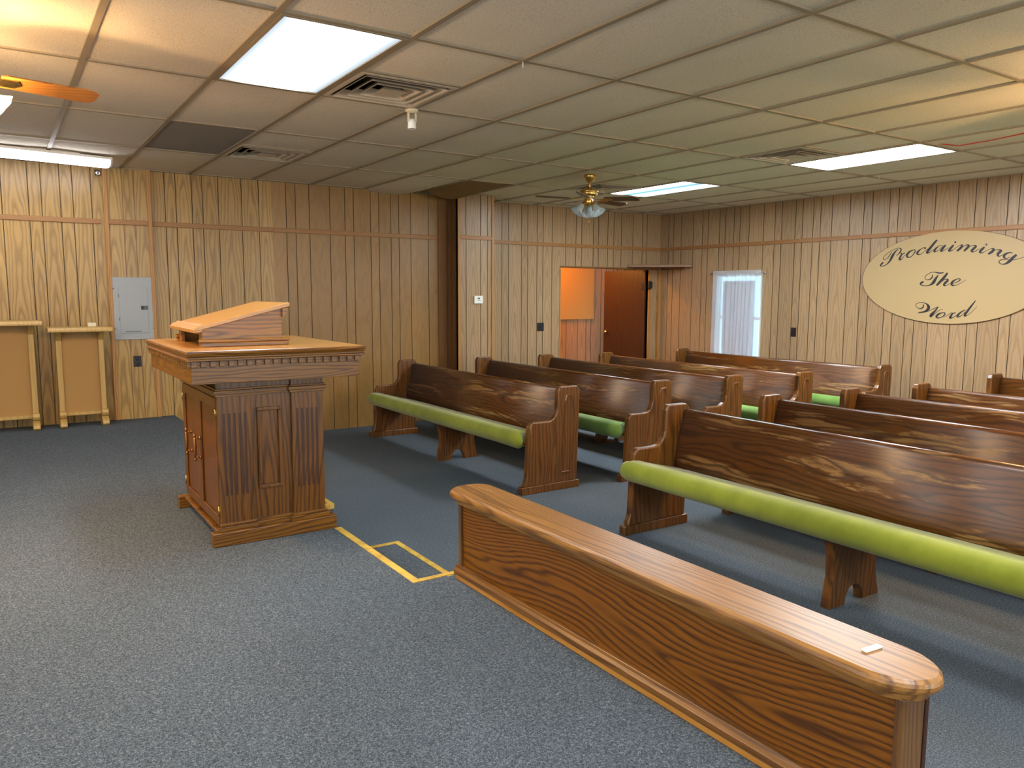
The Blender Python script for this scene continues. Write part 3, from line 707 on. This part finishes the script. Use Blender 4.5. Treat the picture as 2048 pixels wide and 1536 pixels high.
q.prism([(a,za(a)),(b,za(b)),(b,za(b)+.016),(b-.004,za(b)+.02),(a+.004,za(a)+.02),(a,za(a)+.014)],'y',dy0-.025,dy1+.025); q.build('sloping_top',M['desk_top'],do,bevel=.003)
q=MB(); q.prism([(dx1-.002,wz(dx1)-.045),(dx1+.004,wz(dx1)-.045),(dx1+.03,wz(dx1)+.006),(dx1-.002,wz(dx1)-.001)],'y',dy0-.02,dy1+.02); q.build('rear_cove',M['desk'],do)
q=MB(); q.prism([(a-.004,za(a)-.006),(a+.03,za(a)-.004),(a+.045,za(a)+.032),(a+.034,za(a)+.036),(a+.026,za(a)+.026),(a+.012,za(a)+.026),(a+.006,za(a)+.016),(a-.006,za(a)+.010)],'y',dy0-.022,dy1+.022); q.build('book_ledge',M['desk_top'],do,bevel=.002)
q=MB()
for yy in (dy0-.022,dy1-.002): q.box(dx0-.012,dx1+.022,yy,yy+.024,TZ,TZ+.022); q.box(dx0-.016,dx1+.03,yy-.003,yy+.027,TZ+.022,TZ+.038)
q.box(dx1-.002,dx1+.026,dy0-.02,dy1+.02,TZ,TZ+.036); q.build('foot_moulding',M['desk'],do,bevel=.004)
# ---------------------------------------------------------------- two stands by the back wall
def stand(x,y,w,h,label):
    t=thing('display_stand',label,'stand',(x,y,ST),group='light oak stands by the back wall')
    m=MB(); m.prism([(-.155,h-.04),(.16,h-.04),(.16,h),(-.135,h),(-.155,h-.02)],'x',-w/2,w/2); m.build('top_ledge',M['stand'],t,bevel=.006)
    lw=.045; lx=w/2-.085
    for s in (-1,1):
        m=MB(); m.box(s*lx-lw/2,s*lx+lw/2,.04,.12,.09,h-.04); lo=m.build('leg',M['stand'],t,bevel=.004)
        m=MB(); m.prism([(-.03,.0),(.14,0),(.14,.12),(.04,.14),(.01,.15),(-.02,.145),(-.035,.12),(-.02,.095),(.015,.078),(-.01,.066),(-.045,.045),(-.055,.018)],'x',s*lx-.028,s*lx+.028); m.build('scroll_foot',M['stand'],lo,bevel=.006)
        m=MB(); m.prism([(.03,h-.12),(.12,h-.12),(.12,h-.041),(-.06,h-.041)],'x',s*lx-.022,s*lx+.022); m.build('bracket',M['stand'],lo,bevel=.003)
    m=MB(); m.box(-lx+lw/2,lx-lw/2,.07,.095,.13,h-.04); m.build('panel',M['stand_panel'],t)
    m=MB(); m.box(-lx+lw/2,lx-lw/2,.04,.1,.1,.13); m.build('stretcher',M['stand'],t,bevel=.004)
    return t
RS=(-.43,4.64,.507,.905)
stand(*RS,'shorter light oak stand against the back wall, beside the grey electrical panel')
stand(-1.0,4.64,.56,.968,'taller light oak stand at the left edge of the photo, against the back wall')
m=MB(); m.box(-.034,.034,-.02,.02,0,.036); tag(m.build('block',M['cream_plastic'],bevel=.004,loc=(-.327,4.66,ST+.905+.0005)),'small cream block lying on the shorter oak stand','block')
# ---------------------------------------------------------------- steps and yellow edge tape
def step(label,y0,y1,x1=.735):
    z=.15
    t=thing('step',label,'step',(.386,(y0+y1)/2,0),group='carpeted steps up to the stage'); L=(y1-y0)/2
    m=MB(); m.box(0,x1-.386,-L,L,0,z); m.build('tread_box',M['carpet'],t,bevel=.01)
    w=.03
    def strip(n,x0,x1_,ya,yb):
        m=MB(); m.box(x0,x1_,ya,yb,z,z+.003); return m.build(n,M['tape'],t)
    X=x1-.386
    strip('edge_tape',X-w,X+.002,-L,L); strip('edge_tape',0,X-w,L-w,L+.002); strip('edge_tape',0,X-w,-L-.002,-L+w)
    m=MB(); m.box(X,X+.003,-L,L,z-.022,z+.003); m.box(0,X,-L-.003,-L,z-.03,z+.003); m.box(0,X,L,L+.003,z-.03,z+.003); m.build('edge_tape',M['tape'],t)
    return t
step('carpeted step outlined in yellow tape, between the pulpit and the oak rail',-.43,.497)
step('carpeted step hidden mostly behind the pulpit, its yellow-taped corner showing',1.426,2.4,.715)
def tp(label,x0,x1,y0,y1):
    m=MB(); m.box(x0,x1,y0,y1,ST,ST+.003)
    return tag(m.build('edge_tape',M['tape']),label,'tape',group='yellow tape on the stage edge')
tp('long yellow tape strip along the stage edge from the pulpit to the corner',.352,.387,-.47,.446)
tp('short yellow tape strip across the stage corner, ending under the oak rail',.388,.72,-.47,-.441)
# ---------------------------------------------------------------- things on the walls
t=thing('electrical_panel','grey metal electrical panel with closed door on the panelled back wall','electrical panel',(.051,YA-.04,1.365))
m=MB(); m.box(-.189,.189,-.014,-.0005,-.295,.295); m.build('cover',M['grey_metal'],t,bevel=.003)
m=MB(); m.box(-.12,.125,-.018,-.0142,-.235,.20); do=m.build('door',M['grey_metal'],t,bevel=.002)
m=MB(); m.box(.065,.125,-.021,-.0182,-.012,.024); m.build('latch',M['black'],do,bevel=.002)
m=MB(); m.box(.088,.122,-.0225,-.021,-.009,.02); m.build('latch_grip',M['grey_dark'],do)
m=MB()
for z in (.12,-.1): m.box(-.128,-.122,-.02,-.0145,z-.014,z+.014)
m.build('hinge_pin',M['grey_dark'],do)
m=MB(); m.box(-.08,.06,-.0195,-.0182,-.222,-.216); m.build('seam',M['grey_dark'],do)
for x in (-.165,.165):
    for z in (-.19,.19):
        m=MB(); m.lathe([(0,0),(.008,0),(.007,.004),(0,.006)],c=(x,-.014,z),n=12,M=Matrix.Rotation(PI/2,4,'X')); m.build('screw',M['chrome'],t)
def plate(name,label,loc,rz,w,h,sw):
    t=thing(name,label,'switch' if sw else 'outlet',loc,rz,'black wall plates')
    m=MB(); m.box(-w/2,w/2,-.007,-.0005,-h/2,h/2); m.build('plate',M['black'],t,bevel=.003)
    if sw: m=MB(); m.box(-.012,.012,-.011,-.007,-.025,.025); m.build('rocker',M['black'],t,bevel=.002)
    else:
        for z in (-.025,.025): m=MB(); m.lathe([(0,0),(.016,0),(.015,.003),(0,.003)],c=(0,-.007,z),n=18,M=Matrix.Rotation(PI/2,4,'X')); m.build('socket',M['black'],t)
    return t
plate('wall_outlet','black outlet plate on the back wall below the grey electrical panel',(.063,YA-.04,.858),0,.07,.105,False)
plate('light_switch','black double switch plate on the wall left of the doorway',(5.005,YA2,1.08),0,.11,.112,True)
plate('light_switch','black switch plate on the right wall between the window and the oval sign',(XB,2.74,1.06),-PI/2,.072,.112,True)
t=thing('thermostat','small white thermostat on the pilaster','thermostat',(3.745,YP,1.447))
m=MB(); m.box(-.06,.06,-.024,.001,-.046,.046); m.build('case',M['white_plastic'],t,bevel=.006)
m=MB(); m.box(-.014,.014,-.026,-.0241,.006,.024); m.build('display',M['grey_dark'],t)
m=MB(); m.box(-.022,.022,-.0262,-.0241,-.012,-.004); m.build('button_row',M['grey_metal'],t)
m=MB(); m.lathe([(0,0),(.008,0),(.006,.006),(0,.008)],n=10,M=Matrix.Rotation(PI/2,4,'X')); tag(m.build('wall_pin',M['chrome'],loc=(3.225,YA-.0005,2.6)),'tiny bright pin near the top of the back wall left of the pilaster','pin')
# corner shelf
t=thing('corner_shelf','triangular brown shelf board across the room corner above the doorway','shelf',(XB,YA2,1.90))
m=MB(); m.prism([(-.015,-.015),(-.64,-.015),(-.655,-.03),(-.03,-.67),(-.015,-.655)],'z',0,.038); m.build('board',M['trim_zd'],t,bevel=.004)
m=MB(); m.box(-.5,-.06,-.035,-.015,-.03,-.001); m.box(-.035,-.015,-.5,-.06,-.03,-.001); m.build('cleat',M['trim_zd'],t)
# doorway: open door and the board in the hall
hx0,hy0=6.935,YA2+.045; fx,fy=6.765,5.86
ang=math.atan2(fy-hy0,fx-hx0); LD=math.hypot(fx-hx0,fy-hy0)
t=thing('door_1','dark brown flush door standing open in the doorway','door',(hx0,hy0,0),ang); t['kind']='structure'
m=MB(); m.box(0,LD,-.02,.02,.012,1.862); m.build('door_slab',M['door'],t,bevel=.002)
m=MB(); m.lathe([(0,0),(.012,0),(.012,.02),(.026,.03),(.024,.052),(0,.056)],c=(LD-.06,.02,.95),n=16,M=Matrix.Rotation(-PI/2,4,'X')); m.build('knob',M['brass'],t)
m=MB(); m.box(-.02,.05,.021,.03,1.58,1.68); m.build('hinge',M['black'],t)
t=thing('door_closer','black hinge plate on the right door jamb','hinge',(DO[1]+.012,YA2-.0115,1.655))
m=MB(); m.box(-.035,.033,-.03,0,-.05,.05); m.build('plate',M['black'],t,bevel=.004)
m=MB(); m.tube([(-.02,-.02,-.07),(-.02,-.02,.06)],.012,10); m.build('pin',M['black'],t)
m=MB(); m.box(5.35,6.93,HY-.035,HY-.0005,1.12,2.15); tag(m.build('notice_board',M['tan_board'],bevel=.004),'plain tan board on the hall wall seen through the doorway','board')
# window, curtain and rod
t=thing('window_1','window in the right wall behind a sheer curtain','window',(XB+.05,(WIN[0]+WIN[1])/2,WIN[2])); t['kind']='structure'
wh=(WIN[1]-WIN[0])/2; H=WIN[3]-WIN[2]
m=MB()
for q in ((-wh,wh,0,.04),(-wh,wh,H-.04,H),(-wh,-wh+.04,.04,H-.04),(wh-.04,wh,.04,H-.04),(-wh+.04,wh-.04,H/2-.02,H/2+.02)): m.box(-.03,.03,q[0],q[1],q[2],q[3])
m.build('window_frame',M['white_plastic'],t)
m=MB(); m.box(-.003,.003,-wh+.03,wh-.03,.03,H-.03); m.build('pane',M['pane'],t)
m=MB(); m.box(-.042,-.036,-wh+.13,wh-.13,.03,H-.1); m.build('blind',fabric('blind','b9bfca','c4cad4'),t)
cy=3.63; zt=1.812
t=thing('curtain_rod','thin metal curtain rod above the window','curtain rod',(XB-.035,cy,1.80))
m=MB(); m.tube([(0,-.445,0),(0,.445,0)],.006,10); m.build('rod',M['chrome'],t)
for s in (-1,1):
    m=MB(); m.tube([(0,s*.43,0),(.0345,s*.43,0)],.005,8); m.lathe([(0,-.012),(.011,-.006),(.012,.004),(0,.014)],c=(0,s*.45,0),n=12,M=Matrix.Rotation(PI/2,4,'X')); m.build('bracket',M['chrome'],t)
t=thing('curtain','sheer white gathered curtain hanging over the window, glowing with daylight','curtain',(XB-.035,cy,0))
m=MB(); n=150; rs=[]
rnd=[random.uniform(0,6.28) for _ in range(8)]
zs=[.55,.8,1.1,1.4,1.6,1.7,1.76,1.785,1.792,1.8,1.808,1.815,1.835]
for z in zs:
    row=[]
    for i in range(n+1):
        s=i/n; y=-.40+.80*s
        k=(1.835-z)/1.3
        y+= -.012*k*(1-2*s)*-1 +.02*k
        dp=(.010+.006*k)*math.sin(70*s+rnd[0]+2*math.sin(9*s+rnd[1]))+(.005+.01*k)*math.sin(31*s+rnd[2]+k*1.2)+.012*k*math.sin(13*s+rnd[3])
        if abs(z-1.80)<.013: dp=-.009
        if z>1.82: dp=.006*math.sin(120*s)
        row.append((-.006+dp*.75,y,z))
    rs.append(row)
m.rings(rs,0,False,True,closed=False); co=m.build('sheer_panel',M['sheer'],t,fixn=False)
# oval sign
STROKES=[[(1.419,2.014,0.0129),(1.442,2.026,0.006),(1.477,2.021,0.0052),(1.537,1.994,0.0052),(1.593,1.959,0.0052),(1.616,1.925,0.006),(1.604,1.906,0.0052),(1.573,1.92,0.006),(1.544,1.952,0.0086),(1.523,1.985,0.006)],[(1.42,2.017,0.0146),(1.422,1.994,0.0155),(1.447,1.961,0.0095),(1.468,1.945,0.0052)],[(1.45,2.016,0.006),(1.488,1.984,0.0172),(1.516,1.935,0.0284),(1.54,1.889,0.0189),(1.578,1.852,0.0095),(1.622,1.836,0.0086),(1.645,1.845,0.0146),(1.624,1.87,0.0189),(1.611,1.876,0.0112)],[(1.468,1.945,0.0043),(1.434,1.971,0.006),(1.412,1.968,0.0103),(1.415,1.947,0.0189),(1.432,1.906,0.0215),(1.408,1.905,0.0103),(1.384,1.938,0.0043)],[(1.411,1.947,0.0069),(1.386,1.969,0.0103),(1.375,1.965,0.0129)],[(1.281,1.998,0.0069),(1.318,1.985,0.0172),(1.348,1.953,0.0241),(1.344,1.926,0.0172),(1.306,1.927,0.0086),(1.27,1.967,0.0103),(1.264,1.995,0.0095),(1.283,2.0,0.006)],[(1.384,1.938,0.0043),(1.351,1.957,0.0052)],[(1.269,1.975,0.0043),(1.249,1.966,0.0034),(1.233,1.977,0.0043)],[(1.164,2.003,0.0155),(1.156,2.017,0.0112),(1.193,2.01,0.0069),(1.233,1.977,0.0215),(1.236,1.953,0.0172),(1.202,1.951,0.0069),(1.162,1.978,0.0043),(1.127,2.005,0.0043)],[(1.039,2.091,0.0172),(1.073,2.051,0.0232),(1.118,1.993,0.0266),(1.136,1.963,0.0215),(1.108,1.964,0.0077),(1.069,1.995,0.0043)],[(0.97,2.028,0.006),(1.014,2.028,0.0069),(1.052,1.994,0.0215),(1.059,1.972,0.0172),(1.027,1.977,0.006),(0.974,2.022,0.0043)],[(0.947,2.035,0.0155),(0.973,2.002,0.0241),(0.991,1.975,0.0206),(0.967,1.976,0.0077),(0.921,2.004,0.0043)],[(0.866,2.031,0.0155),(0.891,2.002,0.0241),(0.909,1.975,0.0215),(0.881,1.974,0.0077),(0.837,2.004,0.0043),(0.8,2.026,0.0052)],[(0.86,2.057,0.0172),(0.844,2.058,0.0189)],[(0.8,2.026,0.0069),(0.78,2.023,0.0155),(0.794,1.998,0.0258),(0.83,1.966,0.0172)],[(0.812,1.979,0.0043),(0.775,2.005,0.0052),(0.739,2.024,0.0086),(0.717,2.018,0.0172),(0.729,1.995,0.0241),(0.761,1.963,0.0172)],[(0.747,1.976,0.0043),(0.7,2.009,0.0052),(0.666,2.015,0.0095),(0.647,2.006,0.0189),(0.668,1.984,0.0249),(0.687,1.962,0.0198),(0.662,1.953,0.0086),(0.612,1.982,0.0043)],[(0.565,1.995,0.0155),(0.589,1.973,0.0249),(0.606,1.947,0.0206),(0.58,1.94,0.0077),(0.537,1.963,0.0043),(0.502,1.977,0.0052)],[(0.558,2.019,0.0172),(0.543,2.018,0.0189)],[(0.502,1.977,0.0069),(0.478,1.97,0.0189),(0.493,1.946,0.0266),(0.527,1.924,0.0172)],[(0.51,1.931,0.0052),(0.468,1.958,0.0052),(0.43,1.962,0.0095),(0.411,1.95,0.0215),(0.434,1.928,0.0258),(0.436,1.906,0.0172),(0.415,1.901,0.0069),(0.38,1.919,0.0043)],[(0.304,1.927,0.0069),(0.339,1.93,0.0129),(0.376,1.911,0.0241),(0.378,1.888,0.0198),(0.356,1.876,0.0077),(0.322,1.89,0.0052)],[(0.269,1.908,0.0215),(0.298,1.882,0.0266),(0.33,1.846,0.0275),(0.363,1.824,0.0155),(0.398,1.823,0.0077),(0.421,1.841,0.0095),(0.408,1.863,0.0086),(0.363,1.865,0.006),(0.32,1.86,0.0052),(0.279,1.861,0.0052),(0.239,1.872,0.0052),(0.199,1.885,0.0043)],[(1.063,1.734,0.0069),(1.064,1.708,0.0129),(1.087,1.684,0.012),(1.124,1.682,0.006),(1.14,1.705,0.006),(1.119,1.735,0.006),(1.079,1.755,0.006),(1.038,1.758,0.0086),(0.997,1.749,0.0146),(0.965,1.749,0.012),(0.946,1.754,0.006)],[(1.0,1.731,0.0069),(1.026,1.691,0.0258),(1.048,1.651,0.0301),(1.079,1.627,0.0146),(1.119,1.617,0.0077),(1.165,1.623,0.0103),(1.183,1.642,0.0189),(1.163,1.656,0.0198),(1.149,1.658,0.0129)],[(0.908,1.749,0.0172),(0.938,1.706,0.0266),(0.979,1.658,0.0266),(1.013,1.62,0.0198)],[(0.99,1.638,0.0052),(0.944,1.674,0.006),(0.909,1.684,0.0129),(0.902,1.669,0.0215),(0.926,1.646,0.0241),(0.937,1.624,0.0189),(0.913,1.619,0.0077),(0.871,1.645,0.0043)],[(0.851,1.641,0.0052),(0.809,1.652,0.0069),(0.779,1.672,0.0103),(0.784,1.686,0.0086),(0.815,1.682,0.0095),(0.852,1.657,0.0223),(0.858,1.629,0.0223),(0.834,1.617,0.0095),(0.788,1.632,0.0052),(0.718,1.675,0.0034)],[(1.136,1.424,0.006),(1.138,1.397,0.0146),(1.162,1.378,0.0112),(1.2,1.387,0.006),(1.221,1.416,0.0052),(1.199,1.435,0.0052),(1.153,1.44,0.006),(1.111,1.432,0.0103),(1.085,1.406,0.0266),(1.083,1.377,0.0301),(1.118,1.348,0.0189),(1.188,1.332,0.0095)],[(1.188,1.332,0.0043),(1.118,1.339,0.0052),(1.053,1.365,0.006),(0.982,1.399,0.0086)],[(0.98,1.399,0.0077),(1.012,1.354,0.0198),(1.05,1.312,0.0284),(1.049,1.296,0.0155),(1.018,1.321,0.0069),(0.979,1.355,0.0052),(0.932,1.376,0.0043)],[(0.93,1.339,0.0069),(0.965,1.328,0.0172),(0.992,1.301,0.0215),(0.978,1.283,0.0112),(0.939,1.293,0.0077),(0.908,1.32,0.012),(0.912,1.338,0.0103),(0.934,1.339,0.006)],[(0.919,1.295,0.0034),(0.88,1.312,0.0043),(0.844,1.337,0.0069),(0.83,1.334,0.0112),(0.841,1.313,0.0189),(0.853,1.289,0.0206),(0.827,1.291,0.0086),(0.779,1.323,0.0043)],[(0.83,1.326,0.006),(0.811,1.34,0.0103),(0.801,1.338,0.0129)],[(0.705,1.372,0.006),(0.742,1.353,0.0129),(0.778,1.315,0.0215),(0.773,1.299,0.0146),(0.743,1.312,0.006),(0.704,1.352,0.0043)],[(0.614,1.467,0.0077),(0.648,1.416,0.0172),(0.682,1.365,0.0215),(0.709,1.316,0.0198),(0.686,1.317,0.0069),(0.643,1.353,0.0043),(0.598,1.407,0.0034)]]
NP,NT_=23,28
t=thing('wall_sign','large oval tan sign reading Proclaiming The Word on the right wall','sign',(XB,.9,1.7))
el=lambda r,x:[(x,.95*r*math.cos(2*PI*i/96),.475*r*math.sin(2*PI*i/96)) for i in range(96)]
m=MB(); m.rings([el(1.,-.0005),el(1.,-.014),el(.998,-.016)],0,True,False); so=m.build('board',M['sign'],t)
m=MB(); m.rings([el(1.001,-.001),el(1.006,-.001),el(1.006,-.013),el(1.001,-.013)],0,False,False); m.build('edge_band',M['sign_edge'],so)
def ribbon(m,st,x):
    P=[Vector((a-.9,b-1.7,w)) for a,b,w in st]; Q=[]
    if len(P)==2: Q=[P[0].lerp(P[1],k/4) for k in range(5)]
    else:
        for i in range(len(P)-1):
            p0=P[max(i-1,0)];p1=P[i];p2=P[i+1];p3=P[min(i+2,len(P)-1)]
            for k in range(6):
                s=k/6; Q.append(.5*((2*p1)+(p2-p0)*s+(2*p0-5*p1+4*p2-p3)*s*s+(3*p1-p0-3*p2+p3)*s**3))
        Q.append(P[-1])
    vs=[];fs=[]
    for i,q in enumerate(Q):
        d=Q[min(i+1,len(Q)-1)]-Q[max(i-1,0)]; n=Vector((-d.y,d.x)); n=n.normalized() if n.length>1e-6 else Vector((0,1))
        w=max(q.z,.0035)*.5
        vs+=[(x,q.x+n.x*w,q.y+n.y*w),(x,q.x-n.x*w,q.y-n.y*w)]
    N=len(Q)
    for i in range(N-1): fs.append((2*i,2*i+1,2*i+3,2*i+2))
    m.add(vs,fs,0)
for i0,i1 in ((0,NP),(NP,NT_),(NT_,len(STROKES))):     # one mesh per word
    m=MB()
    for i in range(i0,i1): ribbon(m,STROKES[i],-.0163-.00001*i)
    lo=m.build('lettering',M['ink'],so); sd=lo.modifiers.new('t','SOLIDIFY'); sd.thickness=.0012; sd.offset=0
# ---------------------------------------------------------------- light
WE=54.
W=bpy.data.worlds.new('World'); SC.world=W; W.use_nodes=True
bg=W.node_tree.nodes['Background']; bg.inputs[0].default_value=(.5,.82,1.,1); bg.inputs[1].default_value=1.7
# invented windows behind and left of the camera: frames, fill lights just outside
wn=2
for ax,ws in (('x',WL),('y',WF)):
    for a,b,z0,z1 in ws:
        m=MB()
        def bar(u0,u1,za,zb):
            if ax=='x': m.box(XL-.07,XL-.02,u0,u1,za,zb)
            else: m.box(u0,u1,YF-.07,YF-.02,za,zb)
        bar(a,b,z0,z0+.05);bar(a,b,z1-.05,z1);bar(a,a+.05,z0+.05,z1-.05);bar(b-.05,b,z0+.05,z1-.05);bar((a+b)/2-.02,(a+b)/2+.02,z0+.05,z1-.05)
        struct(m,'window_%d'%wn,M['white_plastic']); wn+=1
        al=bpy.data.lights.new('daylight','AREA'); al.shape='RECTANGLE'; al.size=b-a; al.size_y=z1-z0; al.energy=WE*(.55 if ax=='x' else 1.05); al.color=(1,.965,.91)  # area light added to brighten ceiling and walls
        ao=bpy.data.objects.new('daylight',al); COL.objects.link(ao); cxy=(a+b)/2; cz=(z0+z1)/2
        if ax=='x': ao.location=(XL-.09,cxy,cz); ao.rotation_euler=(PI/2,0,-PI/2)
        else: ao.location=(cxy,YF-.09,cz); ao.rotation_euler=(PI/2,0,0)
pl=bpy.data.lights.new('hall_lamp','POINT'); pl.energy=50; pl.color=(1,.5,.13); pl.shadow_soft_size=.06
po=bpy.data.objects.new('hall_lamp',pl); po.location=(5.75,5.75,2.25); COL.objects.link(po)
# ---------------------------------------------------------------- camera
F,YAW,PIT,ROL=1547.157,.5867,-.1158,.0037
cam=bpy.data.cameras.new('camera'); co=bpy.data.objects.new('camera',cam); COL.objects.link(co)
fw=Vector((math.sin(YAW)*math.cos(PIT),math.cos(YAW)*math.cos(PIT),math.sin(PIT))); rt=Vector((math.cos(YAW),-math.sin(YAW),0)); up=rt.cross(fw)
c,s=math.cos(ROL),math.sin(ROL); R=c*rt+s*up; U=-s*rt+c*up
co.matrix_world=Matrix(((R.x,U.x,-fw.x,-1.0449),(R.y,U.y,-fw.y,-3.3166),(R.z,U.z,-fw.z,1.5155),(0,0,0,1)))
cam.sensor_width=36; cam.lens=F/2048*36; cam.clip_start=.05; cam.clip_end=100
SC.camera=co
SC.view_settings.view_transform='Standard'; SC.view_settings.look='None'; SC.view_settings.gamma=1; SC.view_settings.exposure=0.5
try: SC.view_settings.use_curve_mapping=False
except Exception: pass
SC.cycles.max_bounces=8; SC.cycles.diffuse_bounces=5; SC.cycles.glossy_bounces=3; SC.cycles.transmission_bounces=5; SC.cycles.transparent_max_bounces=8
SC.cycles.sample_clamp_indirect=6.; SC.cycles.use_denoising=True
